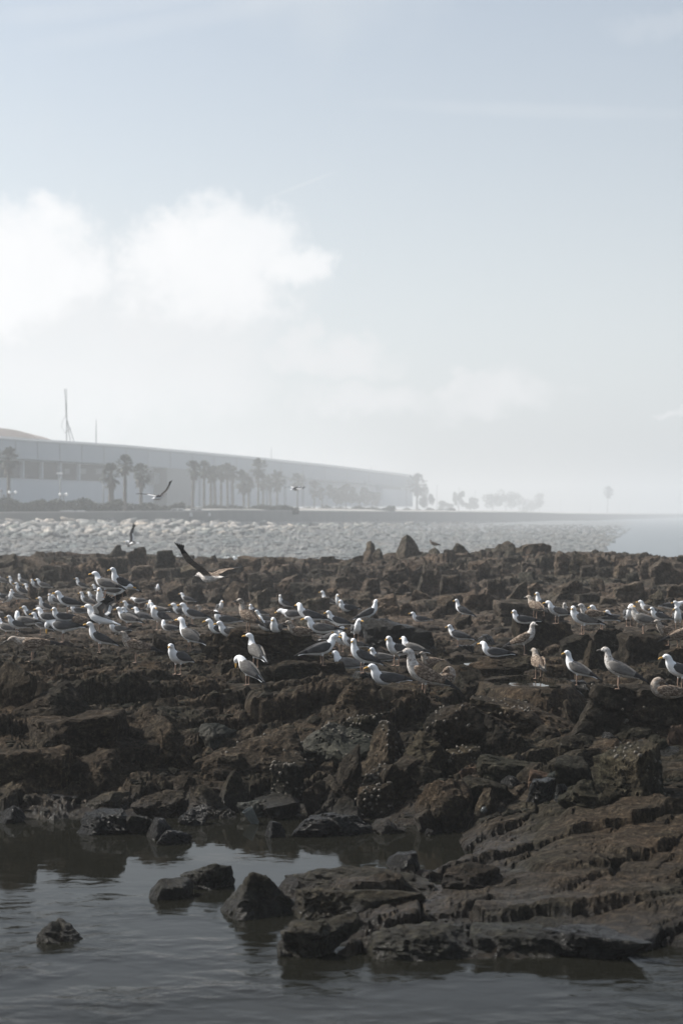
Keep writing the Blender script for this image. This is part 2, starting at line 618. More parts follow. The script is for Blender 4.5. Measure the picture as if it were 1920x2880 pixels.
# ------------------------------------------------------------------ the shore: broad shape
T_PX = np.array([-700, -300, 0, 300, 600, 800, 1000, 1200, 1400, 1650, 1920, 2200, 2600.])
T_Y = np.array([7, 9.5, 10.3, 10.8, 11.5, 12.5, 13.1, 13.8, 15, 15.8, 16.5, 17.2, 18, 19, 20.5, 22, 25, 30, 36, 42, 48, 54, 60, 66, 70, 76, 84, 92])
_t = [
    [-.4] * 13,
    [-.4] * 13,
    [-.4, -.4, -.4, -.4, -.4, -.4, -.35, -.3, -.3, -.35, -.38, -.3, -.2],
    [-.4, -.4, -.4, -.4, -.4, -.25, .02, .07, .08, .05, .0, .08, .1],
    [-.4, -.4, -.4, -.4, -.4, -.1, .11, .13, .13, .15, .17, .18, .2],
    [-.4, -.4, -.4, -.4, -.36, .04, .10, .09, .14, .20, .22, .22, .25],
    [-.4, -.4, -.4, -.4, -.4, -.12, -.06, .0, .13, .24, .28, .28, .3],
    [-.4, -.4, -.4, -.4, -.4, -.35, -.35, -.2, .12, .28, .33, .33, .35],
    [-.28, -.28, -.28, -.25, -.25, -.2, -.2, -.1, .2, .36, .42, .42, .45],
    [.08, .08, .08, .02, .0, .02, .03, .12, .26, .42, .46, .46, .5],
    [.34, .34, .34, .22, .12, .14, .18, .22, .3, .42, .47, .5, .5],
    [.56, .56, .55, .46, .28, .3, .34, .36, .36, .42, .5, .55, .6],
    [.75, .75, .72, .62, .48, .5, .58, .6, .48, .5, .58, .65, .7],
    [.85, .85, .82, .75, .66, .68, .74, .70, .45, .55, .66, .7, .7],
    [.8, .8, .78, .72, .68, .68, .7, .58, .40, .48, .58, .6, .6],
    [.7, .7, .70, .68, .65, .66, .64, .48, .38, .45, .48, .5, .5],
    [.58, .58, .58, .60, .60, .6, .55, .45, .45, .55, .55, .55, .55],
    [.48, .48, .48, .50, .55, .5, .42, .42, .50, .58, .6, .6, .6],
    [.40, .40, .40, .40, .42, .36, .36, .42, .52, .58, .62, .62, .62],
    [.34, .34, .34, .34, .26, .26, .36, .45, .54, .6, .65, .65, .65],
    [.34, .34, .34, .30, .24, .34, .45, .52, .60, .66, .7, .7, .7],
    [.48, .48, .48, .46, .55, .6, .6, .66, .72, .76, .76, .76, .76],
    [.62, .62, .62, .64, .70, .72, .75, .82, .86, .86, .82, .8, .8],
    [.80, .80, .80, .86, .80, .68, .62, .84, 1.05, .95, .76, .74, .7],
    [.75, .75, .75, .80, .72, .6, .55, .8, 1.0, .85, .68, .66, .66],
    [.0, .0, .0, .0, .0, .0, .0, .1, .2, .1, .0, .0, .0],
    [-1.2] * 13,
    [-2.8] * 13,
]
T_Z = np.array(_t)


def base_h(X, Y):
    X = np.asarray(X, float)
    Y = np.asarray(Y, float)
    px = X / Y * F + 960
    i = np.clip(np.searchsorted(T_PX, px) - 1, 0, len(T_PX) - 2)
    j = np.clip(np.searchsorted(T_Y, Y) - 1, 0, len(T_Y) - 2)
    a = np.clip((px - T_PX[i]) / (T_PX[i + 1] - T_PX[i]), 0, 1)
    b = np.clip((Y - T_Y[j]) / (T_Y[j + 1] - T_Y[j]), 0, 1)
    a, b = a * a * (3 - 2 * a), b * b * (3 - 2 * b) * 0.5 + b * 0.5
    return (T_Z[j, i] * (1 - a) + T_Z[j, i + 1] * a) * (1 - b) + (T_Z[j + 1, i] * (1 - a) + T_Z[j + 1, i + 1] * a) * b


_marchY = np.exp(np.linspace(math.log(9.0), math.log(76), 4000))


def hit(px, py, y0=9.0):
    """first point of the broad shore seen at a pixel"""
    z = CH - (py - 1440) * _marchY / F
    h = np.maximum(base_h((px - 960) * _marchY / F, _marchY), 0.0)
    k = np.where((z <= h) & (_marchY >= y0))[0]
    Y = _marchY[k[0]] if len(k) else 70.0
    return at(px, py, Y)


def detail(X, Y):
    wx = fbm(X * 0.9, Y * 0.9, X * 0, 3, seed=40) * 0.35
    wy = fbm(X * 0.9, Y * 0.9, X * 0 + 9.3, 3, seed=50) * 0.35

    def layer(sx, sy, rot, seed, tilt, dirx, diry, crack, cw, warp=1.0):
        c, s = math.cos(rot), math.sin(rot)
        x, y = X + wx * warp, Y + wy * warp
        u, v = (x * c + y * s) / sx, (-x * s + y * c) / sy
        ra, rb, rc, ox, oy, d = cells(u, v, seed)
        # offset back in metres
        mx = (ox * sx) * c - (oy * sy) * s
        my = (ox * sx) * s + (oy * sy) * c
        h = ra * 0.5 + tilt * ((dirx + 0.6 * rb) * mx + (diry + 0.6 * rc) * my)
        return h - crack * (1 - sstep(0, cw, d))
    near = 0.14 * layer(1.05, 0.55, 0.5, 3, 1.5, 0.5, -0.55, 0.45, 0.10) \
        + 0.05 * layer(0.42, 0.22, 0.35, 7, 2.8, 0.5, -0.5, 0.4, 0.14) \
        + 0.016 * layer(0.14, 0.10, 0.2, 8, 5.0, 0.3, -0.5, 0.4, 0.16, 0.3)
    near = near + 0.045 * fbm(X * 3.2, Y * 3.2, X * 0, 5, 0.55, seed=60) + 0.02 * fbm(X * 11, Y * 11, X * 0, 3, 0.6, seed=66, ridge=True)
    far = 0.30 * layer(2.8, 1.2, 0.62, 13, 0.8, 0.5, -0.6, 0.2, 0.10, 1.6) \
        + 0.15 * layer(1.1, 0.55, 0.70, 17, 1.2, 0.6, -0.5, 0.3, 0.12) \
        + 0.06 * layer(0.45, 0.3, 0.3, 19, 2.6, 0.5, -0.5, 0.5, 0.15)
    far = far + 0.09 * fbm(X * 1.4, Y * 1.4, X * 0, 5, 0.52, seed=70)
    return near, far


def amp_near(Y, base):
    return sstep(-0.42, 0.1, base) * (0.55 + 0.45 * sstep(14.5, 16.5, Y)) * (1 - 0.45 * sstep(19, 24, Y)) + 0.05


# ------------------------------------------------------------------ where the gulls stand (photograph pixels)
# region, x, feet y, top y in 2.45x enlargements; plumage, pose, heading (0 right, 90 away, 180 left, 270 towards us), label
OFF = {'A': (0, 1500), 'B': (640, 1500), 'C': (1280, 1500)}
GULLS = [
    ('A', 230, 885, 700, 'ju', 'low', 178, 'dark brown gull stooping forward on the leftmost front boulder'),
    ('A', 440, 750, 565, 'ad', 'down', 172, 'dark-backed white gull with its bill pointing down, behind the stooping brown gull'),
    ('A', 690, 820, 605, 'ad', 'alert', 205, 'white gull with slate back and yellow bill, tallest on the left boulders'),
    ('A', 940, 890, 670, 'ju', 'rest', 190, 'brown streaked gull in profile, between two white-breasted gulls at front left'),
    ('A', 1230, 970, 750, 'ad', 'rest', 215, 'white-breasted gull lowest on the left, standing on flat brown rock'),
    ('A', 1310, 815, 575, 'gr', 'alert', 165, 'grey-brown gull with raised head standing on the step left of the dark ledge'),
    ('A', 1100, 665, 470, 'ad', 'rest', 225, 'bright white-fronted gull standing alone facing us, left of centre'),
    ('A', 1330, 640, 475, 'ad', 'rest', 176, 'dark-backed gull in profile just behind the grey-brown gull on the step'),
    ('A', 285, 700, 580, 'gr', 'alert', 160, 'upright grey gull just behind the bill-down gull at left'),
    ('A', 45, 720, 585, 'gr', 'rest', 176, 'grey gull at the left edge, nearest of the left flock'),
    ('A', 120, 700, 560, 'ad', 'rest', 184, None), ('A', 222, 625, 525, 'ad', 'rest', 182, None),
    ('A', 175, 640, 545, 'gr', 'rest', 178, None), ('A', 312, 560, 435, 'ad', 'alert', 230, None),
    ('A', 270, 535, 475, 'gr', 'rest', 120, None), ('A', 440, 600, 520, 'ad', 'sit', 185, None),
    ('A', 545, 550, 480, 'ad', 'sit', 182, None),
    ('A', 690, 690, 500, 'gr', 'flap', 170, 'gull with both wings raised among the standing left flock'),
    ('A', 815, 680, 600, 'gr', 'sit', 200, None), ('A', 880, 665, 505, 'gr', 'rest', 170, None),
    ('A', 985, 640, 505, 'ad', 'rest', 175, None), ('A', 1025, 560, 478, 'ad', 'rest', 270, None),
    ('A', 905, 570, 495, 'ad', 'rest', 210, None), ('A', 960, 515, 455, 'ad', 'low', 150, None),
    ('A', 840, 440, 325, 'ad', 'alert', 185, None), ('A', 730, 445, 355, 'gr', 'rest', 180, None),
    ('A', 680, 435, 350, 'ad', 'rest', 200, None), ('A', 785, 430, 370, 'gr', 'rest', 230, None),
    ('A', 562, 400, 310, 'ad', 'alert', 188, None), ('A', 650, 495, 445, 'gr', 'rest', 200, None),
    ('A', 150, 450, 335, 'ad', 'alert', 182, None), ('A', 60, 505, 390, 'gr', 'alert', 330, None),
    ('A', 120, 485, 408, 'gr', 'rest', 200, None), ('A', 215, 435, 375, 'ad', 'rest', 180, None),
    ('A', 250, 405, 362, 'gr', 'rest', 220, None), ('A', 100, 390, 305, 'gr', 'alert', 170, None),
    ('A', 160, 375, 278, 'gr', 'alert', 165, None), ('A', 15, 365, 285, 'gr', 'alert', 180, None),
    ('A', 1085, 425, 370, 'ad', 'preen', 280, None), ('A', 1212, 655, 550, 'ju', 'rest', 170, None),
    ('A', 1170, 672, 635, 'ad', 'sit', 150, None), ('A', 1515, 560, 480, 'ad', 'rest', 280, None),
    ('A', 1552, 620, 520, 'ad', 'rest', 185, None), ('A', 1518, 690, 605, 'ad', 'sit', 190, None),
    ('A', 550, 625, 578, 'ju', 'sit', 180, None), ('A', 700, 545, 505, 'ad', 'rest', 250, None),
    ('A', 360, 520, 435, 'gr', 'rest', 240, None), ('A', 5, 580, 500, 'gr', 'rest', 180, None),
    ('A', 790, 478, 430, 'gr', 'low', 350, None),

    ('A', 335, 640, 560, 'ad', 'rest', 185, None), ('A', 405, 520, 455, 'gr', 'rest', 200, None), ('A', 470, 560, 500, 'ad', 'rest', 178, None),
    ('A', 600, 520, 455, 'gr', 'alert', 190, None), ('A', 760, 560, 500, 'ad', 'rest', 170, None), ('A', 1258, 560, 462, 'ad', 'rest', 180, None),
    ('A', 905, 640, 560, 'gr', 'rest', 190, None), ('A', 1090, 560, 500, 'gr', 'sit', 180, None), ('A', 1290, 500, 440, 'ad', 'rest', 185, None),
    ('A', 1420, 560, 500, 'ju', 'rest', 175, None), ('A', 30, 460, 395, 'ad', 'rest', 180, None), ('A', 300, 420, 370, 'gr', 'rest', 200, None),
    ('B', 250, 650, 565, 'gr', 'rest', 200, None), ('B', 200, 600, 530, 'ad', 'rest', 178, None), ('B', 565, 660, 580, 'ad', 'rest', 185, None),
    ('B', 705, 700, 625, 'ju', 'rest', 170, None), ('B', 650, 760, 705, 'ad', 'rest', 200, None), ('B', 730, 790, 700, 'ad', 'rest', 320, None),
    ('B', 860, 840, 750, 'gr', 'rest', 185, None), ('B', 1010, 760, 670, 'ad', 'rest', 190, None), ('B', 1060, 880, 790, 'gr', 'sit', 175, None),
    ('C', 700, 620, 550, 'gr', 'rest', 185, None), ('C', 1100, 600, 530, 'ad', 'sit', 180, None), ('C', 1400, 640, 560, 'ad', 'rest', 185, None),
    ('B', 145, 705, 470, 'ju', 'alert', 150, 'dark brown gull standing tall on the edge of the flat ledge'),
    ('B', 450, 640, 518, 'ad', 'low', 178, 'large dark-backed gull crouching behind the flat ledge, head lowered'),
    ('B', 390, 535, 450, 'ad', 'alert', 225, None), ('B', 290, 668, 560, 'ad', 'rest', 195, None),
    ('B', 335, 680, 590, 'gr', 'sit', 240, None),
    ('B', 500, 705, 615, 'ju', 'sit', 180, 'mottled tan gull lying on the right end of the flat ledge'),
    ('B', 25, 690, 590, 'gr', 'sit', 185, 'grey gull resting on the left end of the flat ledge'),
    ('B', 640, 695, 580, 'gr', 'rest', 172, None),
    ('B', 690, 512, 390, 'gr', 'alert', 178, 'grey gull standing on the dark mound below the ridge, beside a white-fronted one'),
    ('B', 775, 540, 415, 'ad', 'alert', 215, 'white-fronted gull on the dark mound below the ridge'),
    ('B', 825, 535, 500, 'ad', 'sit', 200, None),
    ('B', 970, 640, 492, 'ad', 'alert', 340, 'white gull facing right alone beside the dark mound'),
    ('B', 1325, 607, 552, 'ad', 'sit', 180, 'small white gull resting by the water under the ridge blocks'),
    ('B', 755, 705, 610, 'ad', 'rest', 180, None), ('B', 820, 692, 620, 'ju', 'sit', 178, None),
    ('B', 885, 765, 658, 'ad', 'rest', 300, 'white gull turned to the right behind the centre group'),
    ('B', 645, 910, 688, 'ad', 'rest', 5, 'white gull in right profile standing on the step below the dark ledge'),
    ('B', 785, 815, 695, 'gr', 'rest', 250, None),
    ('B', 930, 960, 728, 'ad', 'alert', 180, 'dark-backed gull leaning left on a pointed grey rock at centre'),
    ('B', 830, 930, 805, 'gr', 'sit', 180, 'slate gull lying down beside the leaning dark-backed gull'),
    ('B', 1165, 910, 700, 'ad', 'rest', 210, 'slim white-fronted gull standing right of the leaning dark-backed gull'),
    ('B', 1150, 765, 660, 'gr', 'down', 175, 'grey gull with lowered head above the slim white-fronted gull'),
    ('B', 1268, 800, 722, 'gr', 'alert', 110, None), ('B', 1275, 878, 750, 'gr', 'rest', 150, 'grey gull seen from behind, left of the big spotted young gull'),
    ('B', 1095, 1040, 890, 'ad', 'sit', 190, 'white and pale grey gull sitting low with its head up in front'),
    ('B', 1355, 1140, 780, 'ju2', 'alert', 172, 'big spotted young gull standing nearest on the front rock'),
    ('B', 1480, 1050, 915, 'ju', 'sitpreen', 20, 'tan gull with head tucked, lying behind the big spotted young gull'),
    ('B', 1415, 915, 855, 'ju', 'sit', 180, None),
    ('B', 330, 862, 695, 'gr', 'rest', 2, 'grey gull facing right in front of the dark ledge face'),
    ('B', 195, 925, 730, 'gr', 'alert', 140, 'grey gull looking away over the dark ledge, behind the bowing gull'),
    ('B', 140, 1045, 840, 'gr', 'downp', 162, 'grey gull bowing its head on the front rock, drooping its tail'),
    ('B', 1420, 103, 78, 'ju', 'rest', 180, 'tiny dark gull perched on the ridge top beside the tall peak'),

    ('C', 50, 605, 460, 'ad', 'alert', 176, 'dark-backed gull alone on a small rock right of centre, below the ridge'),
    ('C', 610, 568, 402, 'ad', 'alert', 176, 'dark-backed gull standing on top of the tall broken block at right'),
    ('C', 550, 585, 495, 'ju', 'rest', 120, 'small brownish gull half hidden left of the gull on the broken block'),
    ('C', 468, 618, 560, 'ad', 'sit', 182, 'white gull lying at the left foot of the broken block'),
    ('C', 470, 835, 605, 'ju2', 'alert', 352, 'pale young gull facing right in front of the broken block'),
    ('C', 270, 848, 760, 'ad', 'sit', 178, 'white and grey gull resting beside the tide pool'),
    ('C', 570, 1000, 855, 'ju', 'rest', 105, 'hunched brown gull turned away, above the tide pool'),
    ('C', 840, 1045, 835, 'gr', 'alert', 140, 'grey gull seen from behind standing on wet slab right of the pool'),
    ('C', 1125, 1070, 785, 'ju3', 'alert', 178, 'large grey-brown gull in left profile standing on the big right block'),
    ('C', 1455, 1130, 985, 'ju', 'sitpreen', 178, 'tan speckled gull curled up on the big right block'),
    ('C', 1548, 1070, 855, 'ad', 'rest', 186, 'white-headed gull cut by the right edge, above the curled tan gull'),
    ('C', 880, 695, 495, 'gr', 'rest', 165, 'grey-backed gull with turned head, right of the broken block'),
    ('C', 1010, 660, 490, 'ad', 'rest', 178, 'slate-backed gull facing left beside the grey-backed gull right of the broken block'),
    ('C', 790, 600, 515, 'ju2', 'rest', 200, None), ('C', 1190, 640, 480, 'ad', 'rest', 260, 'white-fronted gull facing us in the right-hand group'),
    ('C', 1295, 690, 500, 'ju3', 'rest', 178, 'dark grey gull standing at the front of the right-hand group'),
    ('C', 1330, 588, 460, 'gr', 'rest', 176, None),
    ('C', 1460, 770, 590, 'ju', 'rest', 176, 'brown gull standing on the cracked rock face at far right'),
    ('C', 1530, 665, 500, 'ad', 'rest', 270, None), ('C', 1490, 565, 465, 'ad', 'low', 10, None),
    ('C', 1562, 590, 500, 'gr', 'rest', 200, None), ('C', 20, 782, 680, 'ad', 'rest', 180, 'dark-backed white gull half in shade at the left side of the tide pool'),
    ('C', 1535, 790, 650, 'ju', 'rest', 5, None), ('C', 940, 610, 550, 'ju2', 'sit', 180, None),
]
G = []
for reg, zx, zy, zt, kind, pose, head, lab in GULLS:
    ox, oy = OFF[reg]
    px, py, pt = ox + zx / 2.45, oy + zy / 2.45, oy + zt / 2.45
    G.append(dict(px=px, py=py, h=py - pt, kind=kind, pose=pose, head=head, label=lab, p=hit(px, py, 17.0)))
for g in G:
    if g['h'] < 12:
        g['p'] = at(g['px'], g['py'], 67.0)

# ------------------------------------------------------------------ shore meshes
def shore_patch(name, y0, y1, k, nu, umax, mat, far):
    nr = int(math.log(y1 / y0) / k) + 1
    Yr = np.exp(np.linspace(math.log(y0), math.log(y1), nr))
    ur = np.linspace(-umax, umax, nu)
    U, Yg = np.meshgrid(ur, Yr)
    X = U * Yg
    b = base_h(X, Yg)
    near, farh = detail(X, Yg)
    w = sstep(26, 46, Yg)
    an = amp_near(Yg, b) * (1 - 0.45 * sstep(1250, 1450, X / Yg * F + 960) * (1 - sstep(16.5, 17.5, Yg)))
    fa = (0.35 + 0.55 * sstep(44, 56, Yg) - 0.25 * sstep(60, 66, Yg)) * (1 - 0.75 * sstep(72, 78, Yg))
    z = b + near * an * (1 - w) + farh * w * fa
    # horizontal bedding: weathered ledges
    for stp, ph, dip, wt in ((0.115, 0.0, 0.10, 0.42), (0.045, 0.3, 0.06, 0.12)):
        if far:
            stp = stp * 2.4
        kk = (z + dip * X + 0.13 * fbm(X * 1.1, Yg * 1.1, X * 0, 4, seed=81)) / stp + ph
        fr = kk - np.floor(kk)
        z = z + stp * (sstep(0.45, 0.9, fr) - fr) * wt * (1 - 0.6 * sstep(15.8, 17.0, Yg) * (1 - sstep(28, 36, Yg)))
    px = X / Yg * F + 960
    # level footing under every gull, and nothing in front that hides it
    for g in G:
        p = g['p']
        s = F / p.y
        if p.y > y1 + 1 or p.y < y0 - 1:
            continue
        hw = 0.10 * s
        dpx = np.abs(px - g['px'])
        sel = (dpx < hw * 2.6) & (Yg < p.y + 0.6) & (Yg > p.y - 9)
        if not sel.any():
            continue
        zl = CH - (g['py'] + 1.5 - 1440) * Yg / F + np.maximum(0, dpx - hw) / s * 1.2
        lim = sel & (Yg < p.y - 0.05)
        z = np.where(lim, np.minimum(z, np.maximum(zl + 0.02 * near, b - 0.05)), z)
        d2 = ((X - p.x) / 0.24) ** 2 + ((Yg - p.y) / 0.34) ** 2
        wgt = np.exp(-d2 * d2 * 0.8)
        z = z * (1 - wgt) + (p.z + 0.008 * near) * wgt
    # shallow basins for the tide pools
    for (cx, cyy, rx, ry, zb) in POOLS:
        d = ((X - cx) / rx) ** 2 + ((Yg - cyy) / ry) ** 2
        d = d + 0.8 * fbm(X * 2.1, Yg * 2.1, X * 0, 3, seed=33)
        rim = sstep(0.7, 1.1, d) * (1 - sstep(1.6, 3.2, d))
        z = z * (1 - rim) + np.maximum(z, zb + 0.035 + 0.06 * np.abs(near)) * rim
        wgt = 1 - sstep(0.45, 0.95, d)
        z = z * (1 - wgt) + np.minimum(z, zb - 0.05 + 0.3 * near) * wgt
    n0 = nr * nu
    idx = np.arange(n0).reshape(nr, nu)
    q = np.stack([idx[:-1, :-1], idx[:-1, 1:], idx[1:, 1:], idx[1:, :-1]], -1).reshape(-1, 4)
    me = np_mesh(name, np.stack([X, Yg, z], -1).reshape(-1, 3), q, smooth=False)
    o = obj(name, me, mat)
    tag(o, kind='structure')
    return o


def pool_at(px, py, Y, wpx, dY):
    p = at(px, py, Y)
    return (p.x, Y, wpx * Y / F / 2, dY / 2, p.z)


POOLS = [pool_at(1480, 1928, 19.6, 190, 1.2), pool_at(1330, 1868, 23.5, 150, 1.2), pool_at(930, 1765, 37, 260, 3.0)]

front = shore_patch('rock_shore', 7.6, 30.05, 0.0021, 560, 0.27, M_ROCK, False)
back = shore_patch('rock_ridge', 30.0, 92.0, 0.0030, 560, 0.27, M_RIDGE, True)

# water of the near pool, of the tide pools and the open sea
def sheet(name, x0, x1, y0, y1, z, mat, nx=1, ny=1):
    me = bpy.data.meshes.new(name)
    vs = [(x0 + (x1 - x0) * i / nx, y0 + (y1 - y0) * j / ny, z) for j in range(ny + 1) for i in range(nx + 1)]
    fs = [(j * (nx + 1) + i, j * (nx + 1) + i + 1, (j + 1) * (nx + 1) + i + 1, (j + 1) * (nx + 1) + i) for j in range(ny) for i in range(nx)]
    me.from_pydata(vs, [], fs)
    me.update()
    return tag(obj(name, me, mat), kind='structure')


sheet('pool_water', -9, 9, 2.0, 17.4, 0.0, M_POOL)
sheet('sea', -900, 900, 78.0, 2950, -2.0, M_SEA)
for i, (cx, cyy, rx, ry, zb) in enumerate(POOLS):
    me = bpy.data.meshes.new('tide_pool_water')
    n = 40
    me.from_pydata([(cx + rx * 1.15 * math.cos(t * 2 * math.pi / n), cyy + ry * 1.15 * math.sin(t * 2 * math.pi / n), zb) for t in range(n)], [], [tuple(range(n))])
    me.update()
    tag(obj('tide_pool_water', me, M_POOL), kind='structure')
# sea bed below everything
sheet('sea_bed', -905, 905, -8.0, 2955, -3.2, M_RIDGE)

# ------------------------------------------------------------------ boulders
ICO = {}
for lv in (1, 2, 3, 4, 5):
    bm = bmesh.new()
    bmesh.ops.create_icosphere(bm, subdivisions=lv, radius=1.0)
    bm.verts.ensure_lookup_table()
    ICO[lv] = (np.array([v.co[:] for v in bm.verts]), np.array([[v.index for v in f.verts] for f in bm.faces]))
    bm.free()


def rock_shape(seed, style, lv, dims):
    """angular boulder filling the box dims (full sizes): a soft intersection of half-spaces plus fracture noise"""
    r = np.random.default_rng(seed)
    D, Fc = ICO[lv]
    d = D / np.linalg.norm(D, axis=1)[:, None]
    n = {'a': 13, 'r': 17, 's': 11, 'p': 9, 'b': 8}[style]
    nn = r.normal(size=(n, 3))
    if style == 'b':
        th = r.uniform(-0.25, 0.25)
        nn = np.concatenate([np.array([[1, 0, .1], [-1, 0, .15], [0, 1, .1], [0, -1, .1], [0, 0, 1], [0, 0, -1]]) + r.normal(size=(6, 3)) * 0.16, nn[:4]])
    elif style == 's':
        nn = np.concatenate([np.array([[0, 0, 1.], [0, 0, -1.]]) + r.normal(size=(2, 3)) * 0.12, nn])
    elif style == 'p':
        nn = np.concatenate([np.array([[-.72, -.15, .60], [.45, -.75, .42], [.5, .6, .5], [-.2, .9, .35], [0, 0, -1.]]) + r.normal(size=(5, 3)) * 0.11, [[0.2, 0.1, 1.]], nn[:5]])
    nn /= np.linalg.norm(nn, axis=1)[:, None]
    hh = r.uniform(0.62, 1.0, len(nn))
    if style == 'b':
        hh[:6] = r.uniform(0.62, 0.75, 6)
        hh[6:] = r.uniform(0.85, 1.05, len(hh) - 6)
    if style == 's':
        hh[:2] = 0.5
    if style == 'p':
        hh[:5] = r.uniform(0.42, 0.58, 5)
        hh[5] = 0.62
        hh[6:] = r.uniform(0.7, 0.95, len(hh) - 6)
    c = d @ nn.T
    t = np.where(c > 1e-3, hh / np.maximum(c, 1e-3), 50.0)
    k = {'a': 40, 'r': 18, 's': 40, 'p': 40, 'b': 46}[style]
    rad = -np.log(np.sum(np.exp(-k * np.minimum(t, 4.0)), axis=1)) / k
    v = d * rad[:, None]
    lo, hi = v.min(0), v.max(0)
    v = (v - (lo + hi) / 2) / (hi - lo) * np.asarray(dims)
    # fracture noise in metres
    s = float(np.cbrt(np.prod(dims)))
    o = r.uniform(-50, 50, 3)
    q = v / s
    a = {'a': 0.9, 'r': 0.85, 's': 0.8, 'p': 0.7, 'b': 0.6}[style]
    nrm = d
    n1 = fbm(q[:, 0] * 1.7 + o[0], q[:, 1] * 1.7 + o[1], q[:, 2] * 1.7 + o[2], 3, 0.5, seed)
    n2 = fbm(q[:, 0] * 5 + o[0], q[:, 1] * 5 + o[1], q[:, 2] * 7 + o[2], 4 if lv > 3 else 2, 0.6, seed + 5, ridge=True)
    # bedding layers that stand out or weather back, and cross joints
    nb = np.array([0.28, -0.12, 1.0]) + r.normal(size=3) * 0.12
    t = q @ nb * {'a': 4.5, 'r': 3.0, 's': 6.5, 'p': 5.0, 'b': 5.5}[style] + n1 * 0.7 + o[0]
    tj = q @ (np.array([1.0, 0.45, -0.2]) + r.normal(size=3) * 0.2) * 2.1 + n1 * 0.6 + o[1]
    lay = np.floor(t)
    hl = (_h(lay, lay * 0 + seed, lay * 0, 5) & 1023) / 1023.0
    hj = (_h(np.floor(tj), lay * 0 + seed, lay * 0 + 3, 9) & 1023) / 1023.0
    st = np.abs(t - np.round(t))
    sj = np.abs(tj - np.round(tj))
    lb = {'a': 1.0, 'r': 0.45, 's': 1.0, 'p': 0.6, 'b': 0.9}[style]
    disp = n1 * 0.085 * a + n2 * 0.045 * a + lb * ((hl - 0.5) * 0.085 + (hj - 0.5) * 0.07 - (1 - sstep(0.0, 0.07, st)) * 0.03 - (1 - sstep(0.0, 0.035, sj)) * 0.045)
    v = v + nrm * (disp[:, None] * s)
    return v, Fc


ROCK_N = [0]


def rock(px0, px1, py0, py1, style='a', mat=None, label=None, Y=None, rot=None, group=None, depth=0.85, dip=0.0, roll=0.0, name='boulder'):
    """boulder seen in the pixel box (top py0, foot py1)"""
    ROCK_N[0] += 1
    seed = 1000 + ROCK_N[0] * 7
    r = random.Random(seed)
    p = hit((px0 + px1) / 2, py1) if Y is None else at((px0 + px1) / 2, py1, Y)
    s = F / p.y
    w, h = (px1 - px0) / s, (py1 - py0) / s
    dY = depth * min(w, 1.6 * h + 0.3 * w)
    lv = 5 if (px1 - px0) > 130 and p.y < 24 else (4 if (px1 - px0) > 36 else 3)
    hh = h * 1.35 + 0.04
    v, fc = rock_shape(seed, style, lv, (w * 1.02, dY, hh))
    rx, ry, rz = dip, roll, (r.uniform(-0.35, 0.35) if rot is None else rot)
    if rx or ry or rz:
        m = np.array(Matrix.Rotation(rz, 3, 'Z') @ Matrix.Rotation(ry, 3, 'Y') @ Matrix.Rotation(rx, 3, 'X'))
        v = v @ m.T
        # keep the seen width and height
        v[:, 0] *= w * 1.02 / (v[:, 0].max() - v[:, 0].min())
        v[:, 2] *= hh / (v[:, 2].max() - v[:, 2].min())
    v = v - np.array([0, 0, v[:, 2].min()])
    me = np_mesh(name, v, fc, smooth=False)
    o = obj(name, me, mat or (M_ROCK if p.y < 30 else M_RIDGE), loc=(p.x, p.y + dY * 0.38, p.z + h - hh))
    if not label:
        if p.y > 44:
            sidew = 'left part' if p.x / p.y * F + 960 < 640 else ('middle' if p.x / p.y * F + 960 < 1280 else 'right part')
            row = 'upper edge' if p.y > 58 else 'lower slope'
            label, group = 'brown fractured boulder packed into the %s of the far ridge, %s' % (row, sidew), 'ridge boulders, %s, %s' % (row, sidew)
        elif p.y > 24:
            label, group = 'brown boulder among the gulls below the ridge', 'boulders among the gulls'
        else:
            label, group = 'dark brown boulder in the front rock bank', 'unremarkable boulders of the front bank'
    tag(o, label, 'rock', group)
    return o


def zrock(reg, x0, x1, y0, y1, *a, **k):
    ox, oy = {'A': (0, 1500), 'B': (640, 1500), 'C': (1280, 1500)}[reg]
    return rock(ox + x0 / 2.45, ox + x1 / 2.45, oy + y0 / 2.45, oy + y1 / 2.45, *a, **k)


def frock(side, x0, x1, y0, y1, *a, **k):
    ox, oy = {'L': (0, 1900), 'R': (960, 1900), 'l': (0, 2380), 'r': (960, 2380)}[side]
    q = 1 / 1.6333
    return rock(ox + x0 * q, ox + x1 * q, oy + y0 * q, oy + y1 * q, *a, **k)


# front bank, left
frock('L', 95, 600, 172, 385, 'b', M_ROCK, 'big cracked dark boulder at left, in front of the leftmost mound', rot=0.1)
frock('L', 40, 440, 35, 200, 'r', M_ROCK, 'rounded hump above the big cracked boulder at left')
frock('L', -60, 150, -60, 150, 'r', M_ROCK, 'rounded hump at the left edge of the front bank')
frock('L', -80, 310, 335, 520, 'r', M_ROCK, 'low dark mound at the left edge just above the pool')
frock('L', 190, 330, 345, 470, 'a', M_ROCK, 'small lump between the two low mounds at left')
frock('L', 300, 570, 352, 520, 'r', M_ROCK, 'low mound right of the dark left-edge mound')
frock('L', 460, 730, 292, 420, 's', M_ROCK, 'tilted slab with a lit top, right of the big cracked boulder', roll=-0.2)
frock('L', 520, 800, 140, 310, 'a', M_ROCK, 'dark sloping rock below the low left gulls')
frock('L', 600, 860, 200, 420, 'a', M_ROCK, 'dark shaded rock left of the pale flat stone')
frock('L', 310, 495, 484, 525, 's', M_ROCK2, 'thin flat slab lying at the dark foot of the left mounds')
frock('L', 190, 375, 545, 600, 's', M_SLATE, 'small wet slab on the pool edge at left')
frock('L', -30, 112, 605, 680, 'a', M_SLATE, 'wet stone at the left edge of the pool')
frock('L', 345, 600, 542, 625, 's', M_ROCK2, 'smooth sloping wet slab on the pool edge', roll=-0.25)
